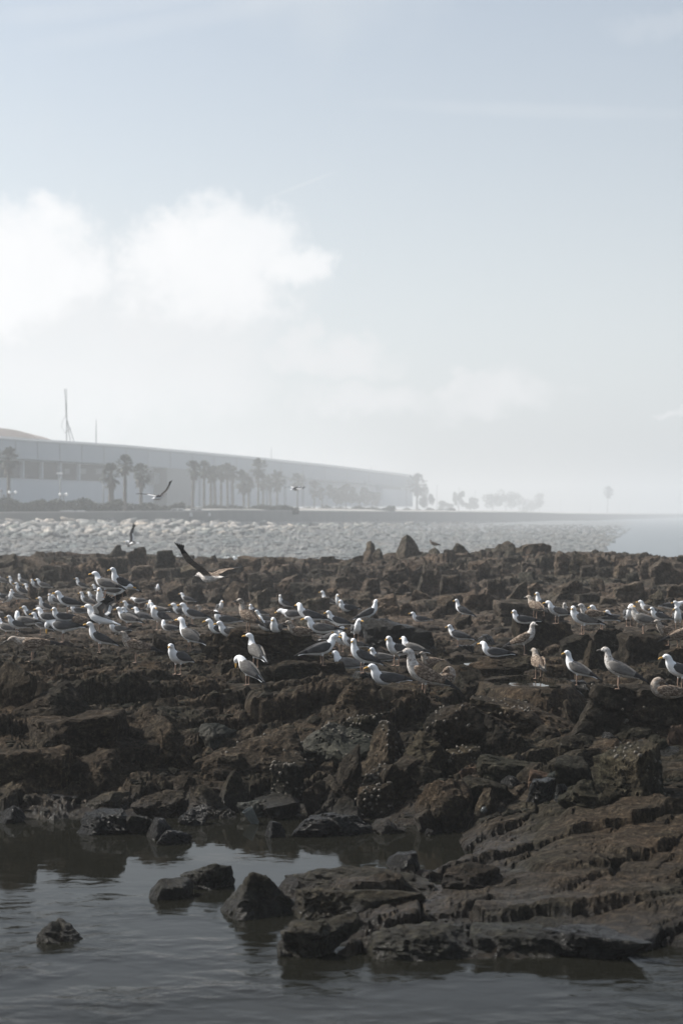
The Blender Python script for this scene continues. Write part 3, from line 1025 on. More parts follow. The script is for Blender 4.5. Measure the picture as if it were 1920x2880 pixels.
frock('L', 515, 612, 578, 616, 'r', M_SLATE, 'small rounded wet stone between pool-edge slabs')
frock('L', 600, 842, 535, 650, 'a', M_ROCK, 'brown domed boulder standing at the pool edge')
frock('L', 575, 707, 475, 548, 'r', M_ROCK, 'squarish stone behind the brown domed boulder')
frock('L', 685, 830, 478, 552, 's', M_ROCK2, 'grey-topped flat stone behind the domed boulder')
frock('L', 778, 884, 458, 572, 'a', M_ROCK, 'pointed leaning stone beside the grey-topped stone', roll=0.5)
frock('L', 340, 592, 628, 730, 's', M_SLATE, 'long glistening wet slab lying in the pool', rot=0.05)
frock('L', 560, 752, 640, 725, 's', M_ROCK2, 'flat grey slab joined to the glistening wet slab')
frock('L', 668, 850, 655, 750, 'p', M_SLATE, 'wedge of wet rock in the pool')
frock('L', 715, 872, 712, 775, 'a', M_SLATE, 'dark wet stone farthest out of the pool-edge cluster')
frock('L', 820, 958, 602, 690, 'a', M_SLATE, 'shiny stone left of the plastic cup')
frock('L', 845, 1085, 515, 660, 'a', M_ROCK, 'long dark boulder pointing right towards the plastic cup', roll=0.35)
frock('L', 955, 1070, 430, 530, 'b', M_ROCK, 'block with lit edge stacked above the long dark boulder')
frock('L', 960, 1160, 448, 625, 'p', M_ROCK, 'steep dark pyramid of rock left of the upright block')
frock('L', 888, 1155, 358, 520, 'b', M_ROCK, 'square dark block below the pale flat stone')
frock('L', 905, 1085, 225, 330, 's', M_PALE, 'pale flat-topped stone catching the sun at centre left')
frock('L', 1025, 1445, 262, 500, 'r', M_ROCK, 'huge round-shouldered boulder at centre of the front bank')
frock('L', 1235, 1405, 400, 575, 'b', M_ROCK, 'upright block standing before the huge round-shouldered boulder')
frock('L', 1365, 1800, 235, 385, 's', M_PALE, 'pale grey-green slab with limpets at centre', dip=0.42, depth=1.0)
frock('L', 1415, 1650, 322, 650, 'a', M_ROCK, 'tall dark upright block right of centre with lit top', rot=0.3)
frock('L', 1500, 1660, 560, 690, 'a', M_ROCK, 'dark stone leaning on the foot of the tall upright block')
frock('L', 1390, 1500, 480, 640, 'a', M_ROCK, 'narrow dark rock at the left foot of the tall upright block')
frock('L', 1090, 1260, 570, 650, 's', M_PALE, 'curved pale slab lying behind the plastic cup', roll=-0.25)
frock('L', 1180, 1392, 556, 660, 's', M_ROCK, 'dark sloping ledge at the water right of the cup', roll=-0.2)
frock('L', 1208, 1312, 672, 745, 'p', M_SLATE, 'small wet pointed stone standing in the pool below the cup')
frock('L', 1322, 1700, 640, 735, 's', M_SLATE, 'low layered wet rock stretching along the centre water edge')
# front bank, right
frock('R', 92, 350, 218, 440, 'p', M_ROCK, 'dark pyramid boulder right of the limpet slab', rot=0.4)
frock('R', 285, 520, 262, 470, 's', M_ROCK2, 'smooth slab leaning down right beside the dark pyramid', roll=0.55)
frock('R', 395, 715, 125, 375, 's', M_ROCK, 'great tilted face of rock under the big spotted young gull', dip=0.9, roll=0.35)
frock('R', -40, 200, 20, 190, 'r', M_ROCK, 'knobbly brown hump left of the big spotted young gull')
frock('R', 180, 420, 40, 240, 'r', M_ROCK, 'knobbly brown hump under the feet of the big spotted young gull', Y=18.15)
frock('R', -20, 180, 180, 290, 's', M_ROCK2, 'greenish ledge above the limpet slab')
frock('R', 590, 1170, 105, 275, 's', M_ROCK, 'long brown strata ridge right of the tilted face', roll=0.22)
frock('R', 590, 730, 108, 200, 'a', M_ROCK, 'knob at the upper end of the long strata ridge')
frock('R', 590, 1010, 190, 390, 's', M_ROCK, 'broad sloping brown slab below the long strata ridge', roll=0.3)
frock('R', 860, 1010, 235, 300, 'r', M_ROCK, 'low knob on the broad sloping slab')
frock('R', 1020, 1640, 40, 300, 'b', M_ROCK, 'huge square-cut block with limpets at right edge', rot=-0.1)
frock('R', 1020, 1130, 110, 215, 'a', M_ROCK, 'shoulder stone at the left end of the huge square-cut block')
frock('R', 1180, 1550, 318, 570, 'b', M_ROCK2, 'large squarish olive boulder at right with dark front', rot=0.35)
frock('R', 1195, 1345, 268, 335, 's', M_SLATE, 'flat grey stone left of the thin slabs at right')
frock('R', 1255, 1445, 233, 308, 's', M_ROCK2, 'thin flat slab under the huge square-cut block')
frock('R', 1340, 1435, 298, 358, 'r', M_SLATE, 'rounded grey cobble at right behind the olive boulder')
frock('R', 1415, 1505, 272, 375, 'a', M_ROCK2, 'grey pointed stone at right behind the olive boulder')
frock('R', 1490, 1600, 225, 350, 'b', M_RED, 'reddish block cut by the right edge')
frock('R', 1465, 1560, 330, 380, 'r', M_SLATE, 'dark wet cobble at the right edge')
frock('R', 445, 645, 325, 430, 'b', M_ROCK2, 'mottled pale-topped boulder below the tilted face')
frock('R', 630, 965, 373, 480, 's', M_ROCK2, 'flat grey-topped slab right of the mottled boulder', roll=0.12)
frock('R', 805, 985, 405, 480, 's', M_ROCK, 'dark block end of the flat grey-topped slab')
frock('R', 1015, 1195, 335, 410, 'b', M_ROCK, 'small block behind the squat brown block')
frock('R', 985, 1180, 382, 500, 'b', M_ROCK, 'squat brown block left of the large olive boulder')
frock('R', 1110, 1290, 300, 360, 'a', M_ROCK, 'rubble stone above the squat brown block')
frock('R', 1000, 1200, 270, 345, 'a', M_ROCK, 'broken stone below the strata ridge')
frock('R', 90, 350, 402, 620, 'r', M_ROCK, 'limpet-covered dark boulder below the pyramid')
frock('R', 70, 245, 498, 660, 'r', M_ROCK, 'lumpy brown boulder leaning on the limpet-covered boulder')
frock('R', 335, 605, 488, 720, 'r', M_ROCK, 'smooth dark round boulder over the water right of centre')
frock('R', 240, 430, 372, 480, 'r', M_ROCK, 'rounded stone between pyramid and smooth round boulder')
frock('R', 305, 465, 412, 490, 's', M_ROCK2, 'thin leaning slab above the smooth round boulder', roll=0.3)
frock('R', 525, 830, 478, 570, 's', M_ROCK2, 'long olive slab lying level right of centre')
frock('R', 612, 745, 516, 625, 'p', M_ROCK, 'upright dark wedge left of the right-hand shelf', rot=0.6)
frock('R', 540, 650, 540, 620, 'a', M_ROCK, 'small stone behind the glass ring')
frock('R', 545, 660, 420, 490, 'a', M_RED, 'small reddish cobble pile stone above the long olive slab')
frock('R', 720, 830, 432, 480, 'a', M_SLATE, 'dark cobble above the long olive slab')
frock('R', 735, 830, 462, 510, 'r', M_SLATE, 'round dark cobble against the long olive slab')
frock('R', 860, 990, 435, 485, 's', M_RED, 'reddish flat cobble at right centre')
frock('R', 945, 1085, 447, 505, 's', M_PALE, 'pale bluish flat cobble at right centre')
frock('R', 840, 985, 478, 560, 'b', M_SLATE, 'glistening wet block at right centre')
frock('R', 975, 1060, 500, 560, 'a', M_SLATE, 'wet stone right of the glistening block')
frock('R', 1040, 1395, 483, 600, 's', M_ROCK2, 'flat brown slab at the top of the right-hand shelf', roll=0.12)
frock('R', 328, 465, 614, 725, 's', M_ROCK, 'thin slab leaning out of the water right of centre', roll=-0.6)
frock('R', 118, 295, 660, 725, 'a', M_ROCK, 'low dark stone in the water under the lumpy boulder')
frock('R', -40, 110, 615, 680, 's', M_SLATE, 'low wet ledge under the tall upright block')
frock('R', 385, 455, 706, 735, 'a', M_SLATE, 'tiny glistening stone in the water')
# stones out in the pool
rock(82, 228, 2596, 2682, 'a', M_ROCK2, 'lone dark stone standing in the pool at lower left', Y=11.1, rot=0.2)
rock(424, 545, 2476, 2560, 'r', M_ROCK2, 'rounded dark stone at the left of the pair in the pool', Y=12.35)
rock(500, 662, 2434, 2520, 's', M_ROCK2, 'long ragged stone at the right of the pair in the pool', Y=12.7, roll=-0.2)
rock(530, 690, 2495, 2540, 's', M_SLATE, 'low wet ledge between the stone pair and the pointed rock', Y=12.6)
rock(572, 852, 2468, 2618, 'p', M_ROCK2, 'smooth pointed rock in the pool before the shelf', Y=11.75, rot=0.1)
rock(770, 845, 2470, 2520, 'a', M_ROCK, 'dark lump behind the smooth pointed rock', Y=12.4)
rock(1085, 1180, 2400, 2440, 's', M_SLATE, 'small wet rock at the back edge of the shelf', Y=13.0)
# front shelf, layered pieces
rock(770, 1020, 2598, 2692, 's', M_ROCK2, 'dark rounded nose at the left end of the front shelf', Y=10.75)
rock(800, 1230, 2455, 2520, 's', M_ROCK2, 'upper thin shelf layer at its left side', Y=12.3)
rock(820, 1220, 2505, 2570, 's', M_ROCK2, 'second thin layer of the front shelf on its left side', Y=11.75)
rock(960, 1350, 2622, 2706, 's', M_ROCK2, 'broad sloping front slab of the front shelf', Y=10.7)
rock(1320, 1620, 2622, 2720, 'b', M_ROCK2, 'dark square-fronted block of the front shelf', Y=10.75)
rock(1590, 1960, 2560, 2650, 's', M_ROCK2, 'dark undercut slab at the right end of the front shelf', Y=11.35)
rock(1500, 1840, 2620, 2690, 's', M_SLATE, 'wet sloping foot of the front shelf at lower right', Y=10.7, roll=0.1)
rock(1220, 1420, 2440, 2560, 'a', M_ROCK, 'brown broken lump where the shelf meets the right bank', Y=12.2)
rock(1420, 1700, 2480, 2560, 's', M_ROCK, 'brown mid ledge of the right-hand shelf', Y=12.1)
rock(1560, 1650, 2410, 2460, 'b', M_ROCK, 'small dark block on the right-hand shelf', Y=13.2)
rock(1730, 1850, 2400, 2470, 'b', M_ROCK, 'dark hollow-sided block on the right-hand shelf', Y=13.0)
rock(1700, 1800, 2455, 2515, 'r', M_ROCK, 'rounded lump below the hollow-sided block', Y=12.6)
rock(1850, 1940, 2455, 2520, 'r', M_ROCK, 'rounded lump at the right edge of the shelf', Y=12.5)

# ledges and blocks among the gulls
zrock('B', -60, 690, 688, 905, 'b', M_ROCK, 'long flat-topped dark ledge where several gulls rest', Y=22.6, rot=0.0, depth=0.45)
zrock('B', 290, 830, 900, 1030, 'b', M_ROCK, 'lower step in front of the long dark ledge', Y=21.0, rot=0.0, depth=0.5)
zrock('B', 760, 1050, 955, 1040, 'p', M_SLATE, 'pointed grey rock under the leaning dark-backed gull', Y=20.3)
zrock('B', 580, 1010, 525, 690, 'r', M_RIDGE, 'dark mound where two gulls stand below the ridge', Y=30)
zrock('B', 920, 1520, 590, 830, 'r', M_SLATE, 'broad mottled hump at the water right of centre', Y=27)
zrock('A', 1380, 1600, 680, 870, 'b', M_ROCK, 'square block at the left end of the long dark ledge', Y=23.2)
zrock('A', 1000, 1240, 690, 900, 'b', M_ROCK, 'blocky step under the grey-brown gull', Y=24.2)
zrock('A', 1180, 1480, 815, 900, 'b', M_ROCK, 'lower step beneath the grey-brown gull', Y=23.2)
zrock('A', 1500, 1620, 860, 1000, 'b', M_ROCK, 'small block at the left foot of the long dark ledge', Y=21.5)
zrock('A', 280, 620, 770, 950, 'r', M_ROCK, 'brown hump left of the tallest left gull', Y=22.5)
zrock('A', 590, 840, 818, 950, 'r', M_ROCK, 'brown hump under the tallest left gull', Y=23.2)
zrock('A', 20, 320, 880, 1020, 'r', M_ROCK, 'rounded boulder under the stooping brown gull', Y=21.8)
zrock('A', 300, 570, 920, 1040, 'r', M_ROCK, 'rounded boulder in the row under the left gulls', Y=20.6)
zrock('A', 545, 810, 925, 1110, 'a', M_ROCK, 'steep-fronted boulder in the row under the left gulls', Y=19.6)
zrock('A', 770, 1200, 888, 1075, 'r', M_ROCK, 'broad dark hump in front of the brown streaked gull', Y=20.2)
zrock('A', 870, 1110, 975, 1095, 'r', M_ROCK, 'low lump at the foot of the broad dark hump', Y=19.4)
zrock('A', -40, 350, 960, 1180, 'r', M_ROCK, 'large rounded mound at the left edge under the gulls', Y=19.5)
zrock('A', 1250, 1500, 980, 1090, 's', M_ROCK, 'flat dark slab in front of the lowest left gull', Y=19.8, roll=0.2)
zrock('A', 190, 265, 270, 405, 'p', M_RIDGE, Y=46)
zrock('A', 255, 330, 290, 405, 'p', M_RIDGE, Y=45)
zrock('A', 520, 610, 420, 505, 'a', M_RIDGE)
zrock('A', 860, 990, 340, 420, 'a', M_RIDGE)
zrock('A', 950, 1110, 415, 455, 's', M_RIDGE)
zrock('A', -10, 185, 515, 590, 'a', M_RIDGE)
zrock('A', 110, 285, 460, 545, 'a', M_RIDGE)
zrock('A', 330, 440, 380, 420, 's', M_RIDGE)
zrock('A', 380, 500, 335, 380, 's', M_RIDGE)
# right-hand blocks
zrock('C', 370, 810, 548, 850, 'b', M_ROCK, 'tall broken block topped by a dark-backed gull', Y=26.2)
zrock('C', 690, 960, 690, 880, 'b', M_ROCK, 'tilted square block with bright top right of the broken block', Y=24.2, roll=-0.5)
zrock('C', 870, 1050, 740, 970, 'p', M_ROCK, 'black shaded wedge of rock behind the large right gull', Y=23.6)
zrock('C', 935, 1190, 655, 775, 'b', M_ROCK, 'dark square-fronted step in the right-hand group', Y=26)
zrock('C', 1150, 1500, 690, 1010, 'b', M_ROCK, 'large cracked rock face at right behind the large gull', Y=24.2)
zrock('C', 1370, 1640, 755, 1010, 'b', M_ROCK, 'cracked rock face at the right edge', Y=23.6)
zrock('C', 110, 640, 828, 1000, 'r', M_ROCK, 'long brown hump below the pale young gull', Y=22.6)
zrock('C', 600, 830, 905, 1020, 'b', M_ROCK, 'brown block right of the hunched brown gull', Y=21.6)
zrock('C', 470, 610, 940, 1000, 's', M_RED, 'small reddish ledge under the hunched brown gull', Y=21.8)
zrock('C', 655, 910, 1018, 1105, 's', M_SLATE, 'wet flat slab under the grey gull right of the pool', Y=20.4)
zrock('C', 680, 900, 1070, 1180, 's', M_SLATE, 'jagged wet slab at the right of the tide pool', Y=19.6, roll=0.3)
zrock('C', -20, 235, 940, 1115, 'a', M_ROCK, 'dark boulder left of the tide pool', Y=19.6)
zrock('C', 222, 372, 1035, 1150, 'a', M_SLATE, 'bright glistening wet stone left of the tide pool', Y=19.3)
zrock('C', 365, 640, 1100, 1135, 's', M_SLATE, 'thin straight slab lying in the tide pool', Y=19.2)
zrock('C', 60, 360, 420, 535, 'b', M_RIDGE, 'dark square block above the lone dark-backed gull')
zrock('C', 285, 790, 458, 610, 'b', M_RIDGE, 'long level block behind the tall broken block', Y=33)
zrock('C', 820, 1000, 410, 485, 'b', M_RIDGE)
zrock('C', 980, 1110, 440, 500, 'b', M_RIDGE)
zrock('C', 150, 330, 600, 640, 'a', M_ROCK)
zrock('C', 0, 130, 560, 650, 'a', M_ROCK)
zrock('C', 100, 300, 700, 790, 'a', M_SLATE)
zrock('C', -40, 140, 770, 830, 's', M_SLATE)

# far ridge
RY = 62
zrock('B', 895, 1045, 52, 200, 'p', M_RIDGE, 'broad leaning peak left of the tallest peak on the ridge', Y=67)
zrock('B', 1000, 1105, 103, 200, 'a', M_RIDGE, 'small knob between the two peaks on the ridge', Y=66)
zrock('B', 1162, 1350, 8, 190, 'p', M_RIDGE, 'tallest pointed peak on the ridge skyline', Y=67, rot=0.5)
zrock('B', 1365, 1490, 98, 200, 'p', M_RIDGE, 'low peak where a tiny dark gull perches', Y=67)
zrock('B', 375, 495, 163, 300, 'b', M_RIDGE, 'dark square knob on the ridge at left of centre', Y=62)
for a in ((60, 230, 155, 260), (200, 400, 165, 300), (-60, 120, 190, 330), (120, 330, 270, 420), (-30, 150, 330, 480), (150, 300, 380, 520),
          (355, 525, 280, 410), (410, 685, 335, 480), (540, 760, 240, 300), (600, 730, 212, 262), (700, 860, 180, 250), (760, 960, 230, 330),
          (1075, 1305, 178, 350), (1225, 1365, 230, 410), (1290, 1470, 205, 450), (1450, 1600, 285, 440), (880, 1045, 400, 530), (925, 1065, 310, 430),
          (985, 1205, 418, 570), (1225, 1405, 388, 510), (1450, 1600, 428, 550), (540, 710, 438, 545), (700, 900, 300, 400), (330, 480, 400, 540),
          (1100, 1240, 340, 420), (830, 960, 150, 220), (1480, 1580, 110, 190), (640, 790, 380, 450), (1180, 1300, 480, 570), (1380, 1500, 500, 580)):
    zrock('B', *a, random.choice('abbs'), M_RIDGE, Y=None, roll=random.uniform(-0.4, 0.1))
zrock('C', 205, 420, 52, 185, 'a', M_RIDGE, 'striped rounded summit block on the right half of the ridge', Y=66)
zrock('C', 385, 665, 68, 190, 's', M_RIDGE, 'long dark shoulder right of the striped summit block', Y=65)
zrock('C', 535, 750, 122, 300, 'a', M_RIDGE, 'pale broad boulder below the long dark shoulder on the ridge', Y=60)
for a in ((-10, 135, 68, 160), (685, 830, 120, 290), (780, 950, 118, 300), (1045, 1130, 158, 210), (1185, 1280, 163, 240), (1275, 1425, 148, 300),
          (1325, 1525, 178, 340), (1455, 1620, 240, 340), (95, 265, 180, 295), (855, 960, 215, 310), (975, 1060, 158, 240), (15, 205, 325, 430),
          (200, 360, 318, 460), (330, 515, 335, 480), (645, 935, 328, 465), (925, 1035, 305, 385), (1085, 1335, 330, 465), (1290, 1465, 378, 500),
          (1440, 1620, 355, 460), (300, 480, 150, 240), (450, 560, 190, 270), (1090, 1200, 220, 300), (560, 700, 280, 340), (-20, 100, 200, 300),
          (1520, 1640, 150, 230), (1180, 1300, 270, 340), (480, 620, 340, 420), (-10, 60, 420, 500)):
    zrock('C', *a, random.choice('abbs'), M_RIDGE, Y=None, roll=random.uniform(-0.4, 0.1))
zrock('A', 700, 870, 78, 200, 'a', M_RIDGE, 'dark rounded knob on the left part of the ridge', Y=67)
zrock('A', 670, 870, 165, 310, 'b', M_RIDGE, 'black shaded block under the left knob of the ridge', Y=58)
zrock('A', 340, 745, 138, 190, 's', M_RED, 'flat orange-tinted rock top on the left ridge', Y=69, depth=0.3)
for a in ((855, 1020, 92, 250), (1035, 1215, 115, 260), (1395, 1510, 150, 230), (-30, 140, 140, 260), (120, 340, 160, 280), (330, 480, 180, 300),
          (470, 690, 180, 290), (880, 1060, 220, 330), (1060, 1240, 240, 350), (1200, 1400, 200, 330), (1330, 1560, 240, 380), (1100, 1300, 330, 460),
          (1260, 1430, 350, 480), (1400, 1600, 340, 480), (950, 1120, 300, 400), (260, 400, 250, 330), (560, 700, 290, 360)):
    zrock('A', *a, random.choice('abbs'), M_RIDGE, Y=None, roll=random.uniform(-0.5, 0.0))

# limpets on some of the boulders
def limpets(o, n, seed):
    r = np.random.default_rng(seed)
    me = o.data
    nv = len(me.vertices)
    co = np.zeros(nv * 3)
    no = np.zeros(nv * 3)
    me.vertices.foreach_get('co', co)
    me.vertex_normals.foreach_get('vector', no)
    co, no = co.reshape(-1, 3), no.reshape(-1, 3)
    ok = np.where((no[:, 2] > -0.1) & (no[:, 1] < 0.5) & (co[:, 2] > 0.3 * co[:, 2].max()))[0]
    if not len(ok):
        return
    cs = co[r.choice(ok, 4)]
    b = MB()
    for i in range(n):
        c = cs[i % 4] + r.normal(size=3) * 0.09
        j = ok[np.argmin(((co[ok] - c) ** 2).sum(1))]
        p, nn = Vector(co[j]), Vector(no[j])
        rad = r.uniform(0.009, 0.017)
        b.tube([p - nn * 0.004, p + nn * rad * 0.5, p + nn * rad * 0.95], [rad, rad * 0.75, rad * 0.25], 7)
    m = obj('limpet_cluster', b.mesh('limpet_cluster', smooth=True), M_LIMPET, parent=o)
    tag(m, kind='stuff')


M_LIMPET = simple('limpet_shell', (0.085, 0.075, 0.06), 0.75, 0.4, 60)
for i, o in enumerate([o for o in list(COL.objects) if o.name.startswith('boulder') and any(w in o.get('label', '') for w in
        ('limpet', 'tilted face', 'dark pyramid boulder', 'broad sloping brown slab', 'large squarish olive', 'huge round', 'lumpy brown', 'long brown strata'))]):
    limpets(o, 34, i)

# rubble too small to pick apart
def rubble(name, n, mat, sampler, smin, smax, label, lv=1, seed=1):
    r = np.random.default_rng(seed)
    D, Fc = ICO[lv]
    V, Q = [], []
    for i in range(n):
        x, y, z = sampler(r)
        s = r.uniform(smin, smax) * np.array([r.uniform(0.8, 1.5), r.uniform(0.8, 1.4), r.uniform(0.45, 0.8)])
        v = D * (1 + r.uniform(-0.28, 0.28, (len(D), 1))) * s
        a = r.uniform(0, 6.28)
        c, sn = math.cos(a), math.sin(a)
        v = np.stack([v[:, 0] * c - v[:, 1] * sn, v[:, 0] * sn + v[:, 1] * c, v[:, 2]], -1)
        Q.append(Fc + len(V) * len(D))
        V.append(v + np.array([x, y, z]))
    me = np_mesh(name, np.concatenate(V), np.concatenate(Q), smooth=False)
    return tag(obj(name, me, mat), label, 'rubble', kind='stuff')


from mathutils.bvhtree import BVHTree
bpy.context.view_layer.update()
_dg = bpy.context.evaluated_depsgraph_get()


def drop_ground(x, y):
    ok, loc, nrm, _i, ob, _m = scene.ray_cast(_dg, Vector((x, y, 6.0)), Vector((0, 0, -1)))
    return loc.z if ok and ob.name.startswith('rock_') else None


def drop(x, y):
    ok, loc, nrm, _i, _o, _m = scene.ray_cast(_dg, Vector((x, y, 6.0)), Vector((0, 0, -1)))
    return loc.z if ok else None


def samp(y0, y1, um):
    def f(r):
        while True:
            y = math.exp(r.uniform(math.log(y0), math.log(y1)))
            x = r.uniform(-um, um) * y
            z = drop_ground(x, y)
            if z is not None and z > -0.05 and base_h(x, y) > -0.12:
                return x, y, z
    return f


rubble('shore_rubble', 1500, M_ROCK2, samp(14.5, 26, 0.2), 0.015, 0.055, 'small loose stones lying in the gaps of the front bank', seed=3)
rubble('ridge_rubble', 1500, M_RIDGE, samp(24, 68, 0.2), 0.03, 0.15, 'small loose stones between the boulders of the ridge', seed=4)

# ------------------------------------------------------------------ gulls
def catmull(P, n):
    P = np.asarray(P, float)
    m = len(P)
    out = []
    for t in np.linspace(0, m - 1, n):
        i = min(int(t), m - 2)
        f = t - i
        p0, p1, p2, p3 = P[max(i - 1, 0)], P[i], P[i + 1], P[min(i + 2, m - 1)]
        out.append(0.5 * (2 * p1 + (p2 - p0) * f + (2 * p0 - 5 * p1 + 4 * p2 - p3) * f * f + (3 * p1 - p0 - 3 * p2 + p3) * f ** 3))
    return np.array(out)


def loft(path, n=40, seg=16):
    """path rows: x, y, z, half width, half height -> closed tube"""
    c = catmull(path, n)
    V, Q = [], []
    for i in range(n):
        t = c[min(i + 1, n - 1), :3] - c[max(i - 1, 0), :3]
        t /= np.linalg.norm(t) + 1e-9
        side = np.array([-t[1], t[0], 0.0])
        side = np.array([0, 1.0, 0]) if np.linalg.norm(side) < 0.25 else side / np.linalg.norm(side)
        if side[1] < 0:
            side = -side
        up = np.cross(t, side)
        if i and np.dot(up, pu) < 0:
            up = -up
        pu = up
        for k in range(seg):
            a = 2 * math.pi * k / seg
            V.append(c[i, :3] + side * math.cos(a) * max(c[i, 3], 0.002) + up * math.sin(a) * max(c[i, 4], 0.002))
    for i in range(n - 1):
        for k in range(seg):
            Q.append((i * seg + k, i * seg + (k + 1) % seg, (i + 1) * seg + (k + 1) % seg, (i + 1) * seg + k))
    b0 = len(V)
    V.append(c[0, :3])
    V.append(c[-1, :3])
    T = []
    for k in range(seg):
        T.append((b0, (k + 1) % seg, k))
        T.append((b0 + 1, (n - 1) * seg + k, (n - 1) * seg + (k + 1) % seg))
    return V, [tuple(q) for q in Q] + T


BODY = np.array([[-.275, 0, .004, .030, .006], [-.215, 0, .004, .036, .011], [-.165, 0, .0, .036, .026], [-.11, 0, -.002, .050, .047],
                 [-.05, 0, -.005, .063, .063], [.01, 0, -.005, .068, .069], [.065, 0, .0, .063, .066], [.105, 0, .014, .050, .054]])
WING = np.array([[.105, .046, .014, .010, .018], [.07, .062, .010, .012, .040], [.02, .070, .010, .014, .050], [-.04, .066, .013, .014, .048],
                 [-.10, .053, .018, .012, .038], [-.16, .039, .020, .010, .026], [-.22, .026, .018, .008, .016], [-.28, .014, .012, .005, .010], [-.325, .006, .006, .003, .004]])
# pose: body pitch, body height, neck+head offsets from the breast (x, z, half width, half height), bill direction, leg?
POSES = {
    'alert': (26, .205, [(.016, .040, .040, .042), (.020, .078, .031, .033), (.026, .108, .031, .032), (.050, .128, .030, .029), (.076, .124, .020, .019), (.090, .121, .011, .011)], (1, -.12), True),
    'rest': (17, .195, [(.022, .028, .044, .044), (.030, .056, .036, .037), (.042, .080, .033, .033), (.066, .092, .029, .028), (.090, .087, .019, .018), (.103, .084, .011, .011)], (1, -.15), True),
    'low': (3, .185, [(.030, .010, .044, .045), (.060, .022, .034, .036), (.090, .034, .031, .031), (.116, .030, .029, .028), (.140, .020, .019, .018), (.152, .014, .011, .011)], (1, -.35), True),
    'down': (4, .190, [(.030, .012, .042, .044), (.060, .018, .033, .035), (.086, .004, .031, .032), (.100, -.022, .029, .028), (.103, -.047, .019, .018), (.103, -.060, .011, .011)], (.1, -1), True),
    'downp': (34, .200, [(.024, .028, .044, .044), (.050, .042, .036, .036), (.080, .038, .032, .032), (.100, .016, .029, .028), (.104, -.010, .019, .018), (.104, -.023, .011, .011)], (.05, -1), True),
    'preen': (10, .190, [(.012, .034, .044, .044), (.004, .062, .036, .036), (-.018, .076, .033, .032), (-.046, .068, .029, .028), (-.068, .054, .019, .018), (-.080, .044, .011, .011)], (-1, -.6), True),
    'sit': (8, .062, [(.022, .028, .044, .044), (.030, .056, .036, .037), (.042, .080, .033, .033), (.066, .092, .029, .028), (.090, .087, .019, .018), (.103, .084, .011, .011)], (1, -.15), False),
    'sitpreen': (8, .062, [(.012, .034, .044, .044), (.004, .062, .036, .036), (-.018, .076, .033, .032), (-.046, .068, .029, .028), (-.068, .054, .019, .018), (-.080, .044, .011, .011)], (-1, -.6), False),
    'flap': (20, .195, [(.022, .028, .044, .044), (.030, .056, .036, .037), (.042, .080, .033, .033), (.066, .092, .029, .028), (.090, .087, .019, .018), (.103, .084, .011, .011)], (1, -.15), True),
    'fly': (4, 0.0, [(.030, .010, .040, .042), (.055, .016, .033, .034), (.080, .022, .031, .031), (.105, .020, .028, .027), (.128, .014, .019, .018), (.140, .010, .011, .011)], (1, -.2), False),
}
PLUM = {   # body, mantle, wing, tips, beak
    'ad': (M_WHITE, M_DARK, M_BEAKY), 'gr': (M_WHITE, M_GREY, M_BEAKY), 'ju': (M_JUV, M_BROWN, M_BEAKD),
    'ju2': (M_STREAK, M_BROWN, M_BEAKD), 'ju3': (M_STREAK, M_GREY, M_BEAKD)}


def rot2(x, z, deg):
    a = R(deg)
    return x * math.cos(a) - z * math.sin(a), x * math.sin(a) + z * math.cos(a)


def feet(b, s, x, ztop):
    y = s * .032
    b.tube([(x - .012, s * .026, ztop), (x - .008, s * .028, ztop - .035), (x - .004, y, ztop - .055)], [.030, .018, .008], 8)
    b.tube([(x - .004, y, ztop - .05), (x + .004, y, .05), (x - .002, y, .006)], [.0085, .0062, .0065], 6)
    # webbed foot: fan with three toes
    p = Vector((x - .010, y, .004))
    toes = [p + Vector((.052 * math.cos(t), .052 * math.sin(t), 0)) for t in (-.42, 0, .42)]
    for t in toes:
        b.tube([p, t], [.006, .004], 5)
    for i in (0, 1):
        m = [p, toes[i], toes[i + 1]]
        b.poly([(q.x, q.y, q.z + .0025) for q in m])
        b.poly([(q.x, q.y, q.z - .0025) for q in reversed(m)])


CACHE = {}


